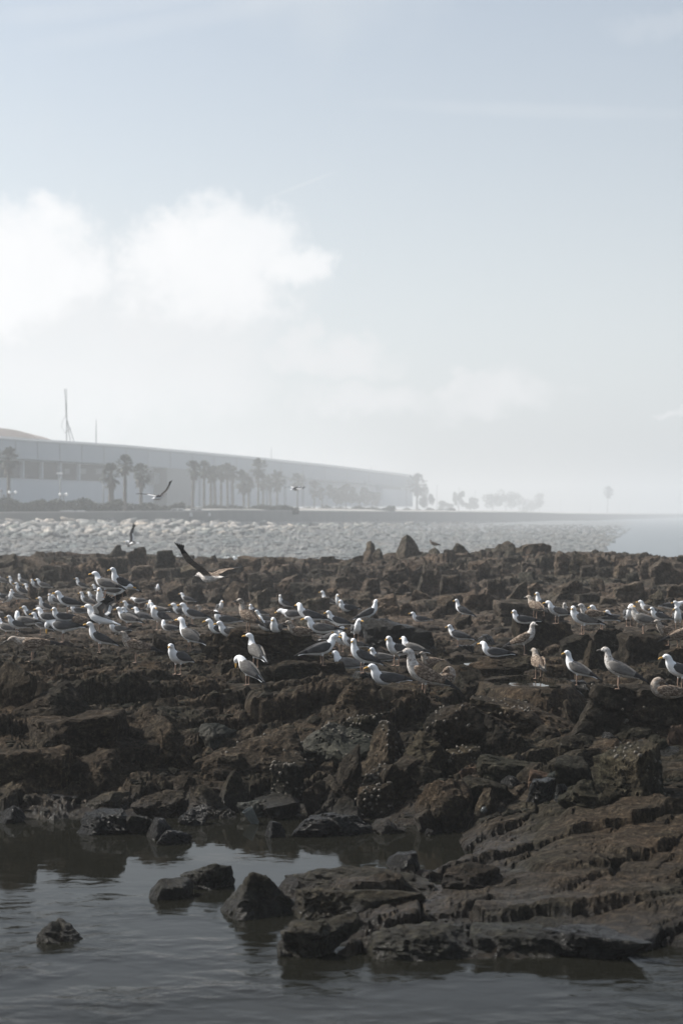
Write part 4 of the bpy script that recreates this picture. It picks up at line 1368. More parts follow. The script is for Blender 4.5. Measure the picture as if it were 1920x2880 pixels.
def gull_meshes(pose, kind, yaw):
    key = (pose, kind, yaw)
    if key in CACHE:
        return CACHE[key]
    pitch, hgt, neck, bill, legs = POSES[pose]
    path = []
    for x, y, z, w, h in BODY:
        X, Z = rot2(x, z, pitch)
        path.append((X, y, Z + hgt, w, h))
    nb = path[-1]
    ca, sa = math.cos(R(yaw)), math.sin(R(yaw))
    for i, (dx, dz, w, h) in enumerate(neck):
        f = min(1.0, i / 2.0)
        a = R(yaw) * f
        path.append((nb[0] + (dx - .02) * math.cos(a) + .02, nb[1] + (dx - .02) * math.sin(a), nb[2] + dz, w, h))
    if pose in ('preen', 'sitpreen'):
        path = [(p[0], p[1] + (.02 * (i - 8) / 4 if i > 8 else 0), p[2], p[3], p[4]) for i, p in enumerate(path)]
    b = MB()
    V, Q = loft(path, 44, 16)
    b.v, b.f, b.m = [tuple(v) for v in V], Q, [0] * len(Q)
    if legs:
        ztop = hgt - .03
        feet(b, 1, .0, ztop)
        feet(b, -1, .012, ztop)
    raw = b.mesh('gull_raw')
    ro = bpy.data.objects.new('gull_raw', raw)
    COL.objects.link(ro)
    md = ro.modifiers.new('r', 'REMESH')
    md.mode = 'VOXEL'
    md.voxel_size = 0.0045
    md.use_smooth_shade = True
    bpy.context.view_layer.update()
    body = bpy.data.meshes.new_from_object(ro.evaluated_get(bpy.context.evaluated_depsgraph_get()))
    bpy.data.objects.remove(ro)
    body.name = 'gull_body'
    body.materials.clear()
    bm_, mm_, _bk = PLUM[kind]
    for m in (bm_, mm_, M_LEGY, M_BLACK):
        body.materials.append(m)
    # colour regions
    n = len(body.polygons)
    c = np.zeros(n * 3)
    body.polygons.foreach_get('center', c)
    c = c.reshape(-1, 3)
    ca_, sa_ = math.cos(R(-pitch)), math.sin(R(-pitch))
    lx = c[:, 0] * ca_ - (c[:, 2] - hgt) * sa_
    lz = c[:, 0] * sa_ + (c[:, 2] - hgt) * ca_
    idx = np.zeros(n, dtype=np.int32)
    idx[(lx < .085) & (lx > -.17) & (lz > .022)] = 1
    if legs:
        idx[(c[:, 2] < hgt - .085) & (np.abs(c[:, 1]) < .08) & (lz < -.05)] = 2
    if kind.startswith('ju'):
        idx[(lx < -.225)] = 3
    body.polygons.foreach_set('material_index', idx)
    body.polygons.foreach_set('use_smooth', [True] * n)
    # folded wings
    wings = []
    if pose not in ('fly', 'flap'):
        for s in (1, -1):
            wp = []
            for x, y, z, w, h in WING:
                X, Z = rot2(x, z, pitch)
                wp.append((X, s * y, Z + hgt, w, h))
            V, Q = loft(wp, 26, 12)
            w = MB()
            w.v, w.f = [tuple(v) for v in V], Q
            cx = [sum(w.v[i][0] for i in q) / len(q) for q in Q]
            cz = [sum(w.v[i][2] for i in q) / len(q) for q in Q]
            w.m = []
            for q, X, Z in zip(Q, cx, cz):
                l_x = X * ca_ - (Z - hgt) * sa_
                l_z = X * sa_ + (Z - hgt) * ca_
                w.m.append(1 if l_x < -.175 else 0)
            wings.append(w.mesh('folded_wing', [PLUM[kind][1], M_BLACK, M_WHITE], True))
    # beak
    hb = Vector(path[-1][:3])
    bx, bz = bill
    l = math.hypot(bx, bz)
    dv = Vector((bx / l * ca, bx / l * sa, bz / l))
    k = MB()
    k.tube([hb - dv * .012, hb + dv * .012, hb + dv * .030, hb + dv * .042 + Vector((0, 0, -.004)), hb + dv * .046 + Vector((0, 0, -.011))],
           [.0105, .0095, .0085, .0062, .002], 8)
    beak = k.mesh('beak', [PLUM[kind][2]], True)
    # eyes
    hp = Vector(path[-3][:3]) + dv * .012
    sd = dv.cross(Vector((0, 0, 1)))
    sd = sd.normalized() if sd.length > .1 else Vector((0, 1, 0))
    upv = sd.cross(dv).normalized()
    eyes = []
    for s in (1, -1):
        e = MB()
        q = hp + sd * (s * .0235) + upv * .009
        e.tube([q - sd * s * .004, q + sd * s * .003, q + sd * s * .0045], [.0052, .0048, .002], 8)
        eyes.append(e.mesh('eye', [M_EYE], True))
    zt = max(v.co.z for v in body.vertices)
    CACHE[key] = (body, wings, beak, eyes, zt)
    return CACHE[key]


def spread_wing(s, elev, elev2, sweep, kind, span=0.58, twist=0.0):
    """open wing from the shoulder: inner arm raised by elev, hand by elev2 (degrees)"""
    st = [(0, .00), (.22, .0), (.48, .03), (.72, -.03), (.90, -.09), (1.0, -.15)]
    chord = [.135, .145, .135, .105, .065, .018]
    V, Q, mi = [], [], []
    p = Vector((.075, s * .045, .03))
    prev = 0
    for (t, dx), ch in zip(st, chord):
        e = elev if t <= .5 else elev2
        d = (t - prev) * span
        p = p + Vector((0, s * math.cos(R(e)) * d, math.sin(R(e)) * d))
        prev = t
        lead = p + Vector((dx + sweep * t, 0, 0))
        nrm = Vector((0, -s * math.sin(R(e)), math.cos(R(e))))
        for j, f in enumerate((0, .15, .4, .7, 1.0)):
            th = (.010, .016, .012, .006, .002)[j] * (1 - .7 * t)
            cam_ = (.0, .010, .014, .008, -.004)[j] * (1 - .5 * t)
            q = lead + Vector((-ch * f, 0, -twist * f * ch)) + nrm * cam_
            V.append(tuple(q + nrm * th * .5))
            V.append(tuple(q - nrm * th * .5))
    n = 10
    b = MB()
    b.v = V
    for i in range(len(st) - 1):
        m = 1 if i >= 3 else 0
        for j in range(4):
            a = i * n + j * 2
            b.f.append((a, a + 2, a + n + 2, a + n))
            b.m.append(m if j < 3 or i >= 2 else 2)
            b.f.append((a + 1, a + n + 1, a + n + 3, a + 3))
            b.m.append(1 if i >= 3 else (3 if j < 2 else 4))
        for a in (i * n, i * n + 8):
            b.f.append((a, a + n, a + n + 1, a + 1))
            b.m.append(m)
    # primaries spread like fingers at the tip
    base = (len(st) - 2) * n
    root = Vector(V[base])
    for kf in range(5):
        f = kf / 4
        r0 = Vector(V[base]).lerp(Vector(V[base + 8]), f)
        e = elev2
        dv = Vector((-.10 - .55 * f, s * math.cos(R(e)) * (1 - .35 * f), math.sin(R(e)) * (1 - .35 * f))).normalized()
        ln = span * (.20 - .055 * f)
        sdv = Vector((1, 0, 0)) - dv * dv.x
        sdv.normalize()
        nr = dv.cross(sdv).normalized()
        q = len(b.v)
        for (tt, wd) in ((-.3, .012), (.3, .013), (.75, .010), (1.0, .002)):
            for sg in (1, -1):
                for tn in (.0012, -.0012):
                    b.v.append(tuple(r0 + dv * ln * tt + sdv * wd * sg + nr * tn))
        for i in range(3):
            a = q + i * 4
            for fc in ((a, a + 2, a + 6, a + 4), (a + 1, a + 5, a + 7, a + 3), (a, a + 4, a + 5, a + 1), (a + 2, a + 3, a + 7, a + 6)):
                b.f.append(fc)
                b.m.append(1)
    up = PLUM[kind][1]
    under = M_GREY if kind.startswith('ju') else M_WHITE
    return b.mesh('open_wing', [up, M_BLACK, M_WHITE if kind in ('ad', 'gr') else M_BROWN, under, M_GREY], True)


def cast_feet(px, py):
    d = Vector(((px - 960) / F, 1.0, -(py - 1440) / F)).normalized()
    o = Vector((0, 0, CH)) + d * 15.5
    for _ in range(6):
        ok, loc, nrm, _i, ob, _m = scene.ray_cast(_dg, o, d)
        if not ok:
            return None
        if 'water' in ob.name:
            o = loc + d * 0.02
            continue
        break
    best = None
    for k in range(30):
        Y = loc.y + k * 0.04
        x = (px - 960) * Y / F
        z = drop(x, Y)
        if z is None:
            continue
        dp = abs((CH - z) * F / Y + 1440 - py)
        e = dp + 0.25 * max(0, dp - 8) ** 2 + k * 0.25
        # avoid narrow steep places
        z2 = drop(x - 0.05, Y)
        z3 = drop(x + 0.05, Y)
        e += 22 * min(0.6, abs(z2 - z) + abs(z3 - z)) if z2 is not None and z3 is not None else 12
        if best is None or e < best[0]:
            best = (e, Vector((x, Y, z)))
    if best is None or best[0] > 60:
        return Vector(loc)
    return best[1]


WORD = ['first from left', 'second from left', 'third from left', 'fourth from left', 'fifth from left', 'sixth from left', 'seventh from left', 'eighth from left',
        'ninth from left', 'tenth from left', 'eleventh from left', 'twelfth from left', 'thirteenth from left', 'fourteenth from left', 'fifteenth from left',
        'sixteenth from left', 'seventeenth from left', 'eighteenth from left', 'nineteenth from left', 'twentieth from left', 'twenty-first from left', 'twenty-second from left', 'twenty-third from left', 'twenty-fourth from left', 'twenty-fifth from left', 'twenty-sixth from left', 'twenty-seventh from left', 'twenty-eighth from left', 'twenty-ninth from left', 'thirtieth from left']
KW = {'ad': 'dark-backed white gull', 'gr': 'grey-backed white gull', 'ju': 'brown speckled gull', 'ju2': 'pale streaked gull', 'ju3': 'grey-brown gull'}


def zone(g):
    px, py = g['px'], g['py']
    if px < 560:
        return 'far left flock' if py < 1705 else ('nearer left flock' if px < 330 else 'left-centre group')
    if px < 1240:
        return 'crowd behind the flat ledge' if px < 880 else 'cluster right of centre'
    return 'right-hand group'


unl = {}
for g in sorted((g for g in G if not g['label']), key=lambda g: g['px']):
    unl.setdefault(zone(g), []).append(g)
for zname, lst in unl.items():
    for i, g in enumerate(lst):
        g['label'] = '%s, %s in the %s' % (KW[g['kind']], WORD[i], zname)

rg = random.Random(77)
for g in G:
    p = cast_feet(g['px'], g['py'])
    if p is None or p.y > 74:
        p = g['p']
    if g['h'] < 12:
        q = drop(g['p'].x, 67.0)
        p = Vector((g['p'].x, 67.0, q if q is not None else g['p'].z))
    pose, kind = g['pose'], g['kind']
    if pose == 'rest' and ' in the ' in g['label'] and rg.random() < 0.22:
        pose = 'sit'
    yaw = rg.choice((0, 0, 30, -35, 18, 60, -60)) if pose in ('alert', 'rest', 'sit') else 0
    if g['px'] > 1000 and g['h'] > 100:
        yaw = 0
    body, wings, beak, eyes, zt = gull_meshes(pose, kind, yaw)
    s = F / p.y
    sc = min(1.15, max(0.86, g['h'] / s / zt)) if pose != 'flap' else 0.95
    root = empty('gull', p + Vector((0, 0, -.004)), R(g['head'] + rg.uniform(-22, 22)))
    root.scale = (sc, sc, sc)
    obj('body', body, None, root)
    for w in wings:
        obj('folded_wing', w, None, root)
    if pose == 'flap':
        for sg, e1, e2 in ((1, 28, 62), (-1, 38, 70)):
            wo = obj('open_wing', spread_wing(sg, e1, e2, -0.05, kind, 0.42), None, root, (0, 0, POSES[pose][1]))
            wo.rotation_euler = (0, -R(20), 0)
    obj('beak', beak, None, root)
    if g['h'] > 40:
        for e in eyes:
            obj('eye', e, None, root)
    tag(root, g['label'], 'gull', 'gulls resting on the rocks')


def flying(px, py, Y, head, pitch, roll, kind, el, er, sc, label, sweep=0.0):
    root = empty('flying_gull', at(px, py, Y))
    root.rotation_mode = 'XYZ'
    m = Matrix.Rotation(R(head), 3, 'Z') @ Matrix.Rotation(R(-pitch), 3, 'Y') @ Matrix.Rotation(R(roll), 3, 'X')
    root.rotation_euler = m.to_euler()
    root.scale = (sc, sc, sc)
    body, wings, beak, eyes, zt = gull_meshes('fly', kind, 0)
    obj('body', body, None, root)
    obj('beak', beak, None, root)
    for e in eyes:
        obj('eye', e, None, root)
    obj('open_wing', spread_wing(1, el[0], el[1], sweep, kind), None, root)
    obj('open_wing', spread_wing(-1, er[0], er[1], sweep, kind), None, root)
    tag(root, label, 'gull', 'gulls in flight')


flying(592, 1624, 25.5, 140, -4, 0, 'ju2', (41, 40), (12, 6), 1.04, 'brown gull in low flight over the rocks, one wing raised high', 0.10)
flying(445, 1399, 56, 62, 4, 8, 'ad', (2, -4), (48, 56), 1.05, 'white gull flying before the long pale building')
flying(832, 1374, 78, 40, 6, 30, 'ad', (-25, -35), (25, 45), 1.0, 'small gull flying before the distant palms')
flying(371, 1526, 70, 170, 0, -20, 'ad', (10, 0), (62, 70), 1.0, 'white gull skimming above the left ridge, wing up')

# ------------------------------------------------------------------ far shore: beach, sea wall, promenade
M_WALL = simple('sea_wall_concrete', (0.20, 0.20, 0.19), 0.85, 0.12, 0.35)
M_COPE = simple('coping_concrete', (0.34, 0.33, 0.32), 0.85, 0.10, 0.5)
M_PROM = simple('promenade_paving', (0.28, 0.27, 0.25), 0.9, 0.12, 0.2)
M_BLD = simple('building_cladding', (0.42, 0.48, 0.54), 0.6, 0.05, 0.08)
M_FASCIA = simple('building_fascia', (0.17, 0.22, 0.27), 0.5, 0.05, 0.08)
M_ROOF = simple('building_roof', (0.72, 0.72, 0.72), 0.5, 0.04, 0.08)
M_GLASS = simple('building_glazing', (0.025, 0.03, 0.034), 0.6, 0.1, 0.2, spec=0.1)
M_PIER = simple('building_pier', (0.13, 0.15, 0.16), 0.6, 0.05, 0.1)
M_DOME = simple('mound_roof', (0.30, 0.25, 0.22), 0.8, 0.08, 0.1)
M_STEEL = simple('mast_steel', (0.16, 0.17, 0.18), 0.5, 0.1, 1.0)
M_GLOBE = simple('lamp_globe', (0.85, 0.85, 0.85), 0.3, 0.03, 1.0)
M_HEDGE = simple('hedge_leaf', (0.028, 0.034, 0.02), 0.8, 0.4, 1.5)
M_PALML = simple('palm_leaf', (0.028, 0.035, 0.022), 0.6, 0.35, 0.8)
M_PALMT = simple('palm_trunk', (0.055, 0.046, 0.036), 0.9, 0.25, 2.0)
M_TREE = simple('tree_leaf', (0.06, 0.075, 0.045), 0.8, 0.35, 0.8)
M_CARP = simple('car_paint_white', (0.75, 0.75, 0.75), 0.25, 0.03, 1.0)
M_CARG = simple('car_glass', (0.03, 0.035, 0.04), 0.1, 0.1, 1.0)
M_TYRE = simple('car_tyre', (0.03, 0.03, 0.03), 0.9, 0.1, 2.0)

def kf(px):
    return float(np.interp(px, [350, 700, 1000, 1500], [1.25, 1.5, 2.1, 3.6]))


WALLP = [(a_, b_ * kf(a_)) for a_, b_ in [(-420, 204), (0, 203), (500, 202), (640, 201), (1000, 206), (1280, 215), (1480, 232), (1600, 262), (1750, 330), (1900, 430), (2400, 700)]]
_wx, _wy = np.array([w[0] for w in WALLP]), np.array([w[1] for w in WALLP])


def beach_h(X, Y):
    px = X / Y * F + 960
    yw = np.interp(px, _wx, _wy)
    zw = np.maximum(CH - 31.0 * yw / F, -1.4)
    t = np.clip((Y - 186) / (yw - 186), -0.3, 1.05)
    return np.where(t > 0, -2.05 + (zw + 2.05) * t, -2.05 + t * 4.0) - 2.2 * sstep(1560, 2500, px)


nr, nu = 150, 260
U, Yg = np.meshgrid(np.linspace(-0.30, 0.24, nu), np.exp(np.linspace(math.log(165), math.log(900), nr)))
X = U * Yg
z = beach_h(X, Yg) + 0.12 * fbm(X * 0.4, Yg * 0.4, X * 0, 4, 0.6, seed=90)
idx = np.arange(nr * nu).reshape(nr, nu)
q = np.stack([idx[:-1, :-1], idx[:-1, 1:], idx[1:, 1:], idx[1:, :-1]], -1).reshape(-1, 4)
beach = tag(obj('stone_beach', np_mesh('stone_beach', np.stack([X, Yg, z], -1).reshape(-1, 3), q), M_BEACH), kind='structure')

# armour stones of the beach: the 300 largest in view are single pieces
STONES = []
for k in range(7):
    v, fc = rock_shape(9000 + k * 13, 'abs'[k % 3], 2, (1.8, 1.4, 0.85))
    me = np_mesh('stone', v, fc)
    me.materials.append(M_BEACH)
    STONES.append(me)
rs = random.Random(8)
cnt, row = 0, 0
while cnt < 300 and row < 14:
    t = 0.985 - row * 0.052
    pxs = -30 + rs.uniform(0, 20)
    while pxs < 1420 - row * 70 and cnt < 300:
        y = 186 + (float(np.interp(pxs, _wx, _wy)) - 186) * (t + rs.uniform(-.018, .018)) - 1.0
        x = (pxs - 960) * y / F
        sc = rs.uniform(0.55, 1.25) * (1.0 if row < 4 else 0.8)
        o = obj('stone', STONES[rs.randrange(7)], None, beach, (x, y, float(beach_h(x, y)) + 0.15))
        o.rotation_euler = (rs.uniform(-.3, .3), rs.uniform(-.3, .3), rs.uniform(0, 6.28))
        o.scale = (sc * rs.uniform(.9, 1.5), sc, sc * rs.uniform(.8, 1.3))
        pxs += (sc * 1.9 + rs.uniform(0, .9)) * F / y
        cnt += 1
    row += 1

def bsamp(r):
    while True:
        y = 1.0 / r.uniform(1 / 620.0, 1 / 188.0)
        u = r.uniform(-0.19, 0.19)
        x = u * y
        h = float(beach_h(x, y))
        if h > -2.15 and y < np.interp(u * F + 960, _wx, _wy) - 2:
            return x, y, h + 0.05

rubble('beach_shingle', 9000, M_BEACH, bsamp, 0.14, 0.55, 'grey shingle and stones covering the far beach below the sea wall', lv=1, seed=21)
M_FOAM = simple('foam_white', (0.8, 0.82, 0.82), 0.5, 0.05, 1.0)

def foamsamp(r):
    y = 188 + r.uniform(0, 7)
    x = r.uniform(-0.18, -0.02) * y
    return x, y, max(float(beach_h(x, y)), -2.0) + 0.06

fm = rubble('shore_foam', 150, M_FOAM, foamsamp, 0.05, 0.18, 'white flecks of foam at the foot of the far beach', lv=1, seed=22)
fm['category'] = 'foam'

# sea wall: a long curving parapet
def wall_run(name, z0f, z1f, thick, mat, parent):
    b = MB()
    pts = []
    for px, Y in WALLP:
        pts.append(((px - 960) * Y / F, Y))
    for i in range(len(pts) - 1):
        (xa, ya), (xb, yb) = pts[i], pts[i + 1]
        d = Vector((xb - xa, yb - ya, 0)).normalized()
        n = Vector((-d.y, d.x, 0)) * thick
        za0, zb0, za1, zb1 = z0f(i), z0f(i + 1), z1f(i), z1f(i + 1)
        b.hexa([(xa, ya, za0), (xb, yb, zb0), (xb + n.x, yb + n.y, zb0), (xa + n.x, ya + n.y, za0),
                (xa, ya, za1), (xb, yb, zb1), (xb + n.x, yb + n.y, zb1), (xa + n.x, ya + n.y, za1)])
    return obj(name, b.mesh(name), mat, parent)

topz = lambda i: 2.4 + (0.05, 0.02, 0.2, 0.35, 0.2, 0.08, -0.15, -0.8, -1.3, -1.6, -2.2)[i]
wr = empty('sea_wall', ((0 - 960) * 203 * 1.25 / F, 203 * 1.25, 0.3))
tag(wr, 'long low grey concrete sea wall above the stone beach', 'wall')
inv = Matrix.Translation(-wr.location)
for o in (wall_run('wall', lambda i: -2.6, lambda i: topz(i) - 0.16, 0.6, M_WALL, wr), wall_run('coping', lambda i: topz(i) - 0.16, topz, 0.8, M_COPE, wr),
          wall_run('footing', lambda i: -2.6, lambda i: CH - (32.0 if i < 3 else 27.0) * WALLP[i][1] / F, -1.4, M_COPE, wr)):
    o.data.transform(inv)

# promenade ground behind the wall
b = MB()
pts = [((px - 960) * Y / F, Y) for px, Y in WALLP]
for i in range(len(pts) - 1):
    (xa, ya), (xb, yb) = pts[i], pts[i + 1]
    za, zb = topz(i) - 0.5, topz(i + 1) - 0.5
    b.poly([(xa, ya + .4, za), (xb, yb + .4, zb), (xb * 1.0 + 4, yb + 90, zb + 1.0), (xa + 4, ya + 90, za + 1.0)])
    b.poly([(xa + 4, ya + 90, za + 1.0), (xb + 4, yb + 90, zb + 1.0), (xb + 4, 2300, zb + 1.0), (xa + 4, 2300, za + 1.0)])
tag(obj('promenade', b.mesh('promenade'), M_PROM), kind='structure')

# ------------------------------------------------------------------ the long building
YA, KX, XA = 330.0, 0.1307, -56.6
def fac(px):
    Y = (XA - KX * YA) / ((px - 960) / F - KX)
    return (px - 960) * Y / F, Y
FD = Vector((KX, 1, 0)).normalized()
FN = Vector((FD.y, -FD.x, 0))       # outwards, towards the beach
if FN.y > 0:
    FN = -FN

def zz(py, Y):
    return CH - (py - 1440) * Y / F

def slab_on(px0, px1, tops, bots, out0, out1, n=1):
    """block on the facade line between two pixels; (top,bottom) pixel rows at both ends; from out0 to out1 metres proud"""
    b = MB()
    pr = None
    for k in range(n + 1):
        t = k / n
        px = px0 + (px1 - px0) * t
        x, Y = fac(px)
        zt = zz(tops[0] + (tops[1] - tops[0]) * t if len(tops) == 2 else np.interp(px, tops[0::2], tops[1::2]), Y)
        zb = zz(bots[0] + (bots[1] - bots[0]) * t if len(bots) == 2 else np.interp(px, bots[0::2], bots[1::2]), Y)
        a = Vector((x, Y, 0)) + FN * out0
        c = Vector((x, Y, 0)) + FN * out1
        cur = (a, c, zb, zt)
        if pr:
            pa, pc, pzb, pzt = pr
            b.hexa([(pc.x, pc.y, pzb), (c.x, c.y, zb), (a.x, a.y, zb), (pa.x, pa.y, pzb), (pc.x, pc.y, pzt), (c.x, c.y, zt), (a.x, a.y, zt), (pa.x, pa.y, pzt)])
        pr = cur
    return b

bx, bY = fac(0)
bld = empty('exhibition_building', (bx, bY, 3.0))
tag(bld, 'very long pale low building with overhanging roof edge behind the palms', 'building')
binv = Matrix.Translation(-bld.location)

def bpart(name, b, mat, parent=None, smooth=False):
    me = b.mesh(name, smooth=smooth)
    me.transform(binv)
    return obj(name, me, mat, parent or bld)

ROOFL = (-260, 1215, 0, 1237, 300, 1256, 640, 1286, 900, 1312, 1160, 1343)
FASB = (-260, 1278, 0, 1290, 294, 1307, 520, 1322, 900, 1352, 1160, 1374)
GRD = (-260, 1425, 1160, 1425)
bpart('wall', slab_on(-260, 1160, FASB, GRD, -30, 0.0, 20), M_BLD)
bpart('fascia', slab_on(-260, 1160, ROOFL, FASB, -30, 3.2, 20), M_FASCIA)
b = slab_on(-260, 1160, tuple(v - 5 if i % 2 else v for i, v in enumerate(ROOFL)), tuple(v + 1 if i % 2 else v for i, v in enumerate(ROOFL)), -30.5, 3.6, 20)
roof = bpart('roof_edge', b, M_ROOF)
# window band and its posts
bpart('window_band', slab_on(-260, 294, (1283, 1308), (1333, 1353), 0.0, 0.4, 4), M_GLASS)
for px in (-120, -20, 52, 106, 158, 211):
    t = (px + 260) / 554
    bpart('post', slab_on(px - 1.6, px + 1.6, (1283 + 25 * t,) * 2, (1333 + 20 * t,) * 2, 0.4, 1.0), M_BLD)
for px, w in ((182, 7), (226, 9), (272, 9)):
    bpart('window', slab_on(px - w, px + w, (1318, 1318), (1333, 1333), 0.4, 0.55), M_PIER)
# joints between the fascia panels and plant boxes on the roof
for px in range(-200, 1150, 64):
    yt = float(np.interp(px, ROOFL[0::2], ROOFL[1::2])) + 3
    yb = float(np.interp(px, FASB[0::2], FASB[1::2])) - 1
    bpart('fascia_joint', slab_on(px - .5, px + .5, (yt, yt), (yb, yb), 3.2, 3.26), M_PIER)
for px, w, hgt in ((95, 9, 7), (330, 14, 5), (530, 12, 4), (800, 16, 5)):
    yt = float(np.interp(px, ROOFL[0::2], ROOFL[1::2])) - 5
    bpart('roof_plant', slab_on(px - w, px + w, (yt - hgt, yt - hgt + 1), (yt + 3, yt + 3), -9, -5), M_PIER)
# entrance pier, sloping on its right side
b = MB()
x0, Y0 = fac(433)
x1, Y1 = fac(522)
x2, Y2 = fac(508)
o1 = FN * 3.0
p = [Vector((x0, Y0, zz(1425, Y0))) + o1, Vector((x2, Y2, zz(1425, Y2))) + o1, Vector((x2, Y2, zz(1425, Y2))), Vector((x0, Y0, zz(1425, Y0))),
     Vector((x0, Y0, zz(1316, Y0))) + o1, Vector((x1, Y1, zz(1322, Y1))) + o1, Vector((x1, Y1, zz(1322, Y1))), Vector((x0, Y0, zz(1316, Y0)))]
b.hexa(p)
bpart('entrance_pier', b, M_PIER)
bpart('entrance_canopy', slab_on(416, 433, (1330, 1331), (1360, 1361), 0.0, 1.5), M_PIER)
bpart('window_slot', slab_on(868, 952, (1350, 1354), (1353, 1357), 3.2, 3.5), M_PIER)
bpart('side_door', slab_on(1056, 1106, (1368, 1371), (1374, 1377), 3.2, 3.5), M_PIER)
bpart('service_wall', slab_on(1056, 1110, (1368, 1372), (1425, 1425), 0.0, 3.1), M_BLD)
for px in (560, 600, 650, 700, 750, 800, 850):
    t = (px - 520) / 380
    bpart('facade_rib', slab_on(px - 1.5, px + 1.5, (1324 + 30 * t,) * 2, (1425, 1425), 0.0, 0.5), M_FASCIA)

# brown domed roof behind
b = MB()
cY = 362.0
cx = (-40 - 960) * cY / F
segs = 22
rad = 150 * cY / F
prof = []
for k in range(segs + 1):
    a = math.pi * k / segs
    prof.append((cx + rad * math.cos(a), zz(1246, cY) + math.sin(a) * 44 * cY / F))
for k in range(segs):
    b.poly([(prof[k][0], cY, prof[k][1]), (prof[k + 1][0], cY, prof[k + 1][1]), (prof[k + 1][0], cY + 26, prof[k + 1][1]), (prof[k][0], cY + 26, prof[k][1])])
b.poly([(x, cY, zv) for x, zv in prof])
b.poly([(x, cY + 26, zv) for x, zv in reversed(prof)])
dome = bpart('vaulted_roof', b, M_DOME)
dome['label'] = 'brownish vaulted roof rising at the left end'

# masts on the roof
def mast(name, px, y0, y1, Y, label, guys=False):
    Y = fac(px)[1] + 7
    p = at(px, y1, Y)
    h = (y1 - y0) * Y / F
    r = empty(name, p)
    b = MB()
    b.tube([(0, 0, -1.0), (0, 0, h * .55), (0, 0, h)], [.11, .09, .05], 6)
    obj('pole', b.mesh('pole'), M_STEEL, r)
    if guys:
        s = Y / F
        for nm, pts in (('whip_antenna', [(-1 * s, 0, h * .45), (-5 * s, 0, h * 1.0)]), ('brace', [(0, 0, 68 * s), (32 * s, 0, -2)]), ('brace', [(0, 0, 66 * s), (16 * s, .5, -2)]),
                        ('antenna_arm', [(-3 * s, 0, 28 * s), (12 * s, 0, 42 * s)]), ('cable', [(0, 0, 80 * s), (-12 * s, 0, 62 * s), (-14 * s, 0, 45 * s), (-4 * s, 0, 28 * s)])):
            b = MB()
            b.tube(pts, .075 if nm != 'cable' else .04, 5)
            obj(nm, b.mesh(nm), M_STEEL, r)
    else:
        b = MB()
        b.box(-.25, .25, -.25, .25, -1.0, -.1)
        obj('base', b.mesh('base'), M_STEEL, r)
    tag(r, label, 'mast', 'masts on the long building')

mast('antenna_mast', 188, 1093, 1246, 318, 'tall braced antenna mast on the long roof', True)
mast('rooftop_pole', 271, 1180, 1252, 326, 'plain thin pole on the long roof right of the antenna mast')
mast('rooftop_pole', 763, 1258, 1296, 405, 'faint short pole at the middle of the long roof')
mast('rooftop_pole', 1044, 1312, 1326, 480, 'faintest stub pole near the right end of the long roof')

# ------------------------------------------------------------------ planting
def leaf_mass(name, n, sampler, size, mat, parent=None, seed=1):
    r = np.random.default_rng(seed)
    P = np.array([sampler(r) for _ in range(n)])
    a = r.normal(size=(n, 3))
    a /= np.linalg.norm(a, axis=1)[:, None]
    c = np.cross(a, r.normal(size=(n, 3)))
    c /= np.linalg.norm(c, axis=1)[:, None]
    s = r.uniform(.6, 1.3, (n, 1)) * size
    V = np.stack([P - a * s, P + c * s * .5, P + a * s, P - c * s * .5], 1).reshape(-1, 3)
    me = np_mesh(name, V, np.arange(n * 4).reshape(n, 4), smooth=False)
    return obj(name, me, mat, parent)

def hedge(px0, px1, Y, y0, y1, label, seed):
    Y = Y * kf((px0 + px1) / 2)
    x0, x1 = (px0 - 960) * Y / F, (px1 - 960) * Y / F
    zb, zt = zz(y1, Y), zz(y0, Y)
    r = empty('hedge', ((x0 + x1) / 2, Y, zb))
    w = (x1 - x0) / 2
    h = zt - zb
    def s(rr):
        x = rr.uniform(-w, w)
        hh = h * (.82 + .22 * math.sin(x * 1.1 + seed) * math.sin(x * .37 + 1) + rr.normal() * .05)
        y = rr.uniform(-.9, .9)
        return (x, y, hh * (rr.uniform() ** .6))
    leaf_mass('foliage', int(120 * w * 2 * max(h, .4)), s, .26, M_HEDGE, r, seed)
    b = MB()
    b.box(-w, w, -.55, .55, -.2, h * .55)
    obj('inner_branches', b.mesh('inner_branches'), M_HEDGE, r)
    tag(r, label, 'hedge', 'hedges along the promenade')

hedge(-120, 130, 214, 1402, 1446, 'dark clipped hedge at the left end of the sea wall', 1)
hedge(132, 345, 216, 1403, 1446, 'dark clipped hedge below the pair of left palms', 2)
hedge(348, 520, 224, 1414, 1446, 'lower paler hedge before the entrance pier', 3)
hedge(524, 840, 236, 1420, 1444, 'low hazy hedge under the row of palms', 4)
hedge(850, 1110, 256, 1424, 1446, 'faint low hedge under the right end of the building', 5)
hedge(1110, 1280, 280, 1430, 1448, 'faint low hedge beyond the building end', 6)

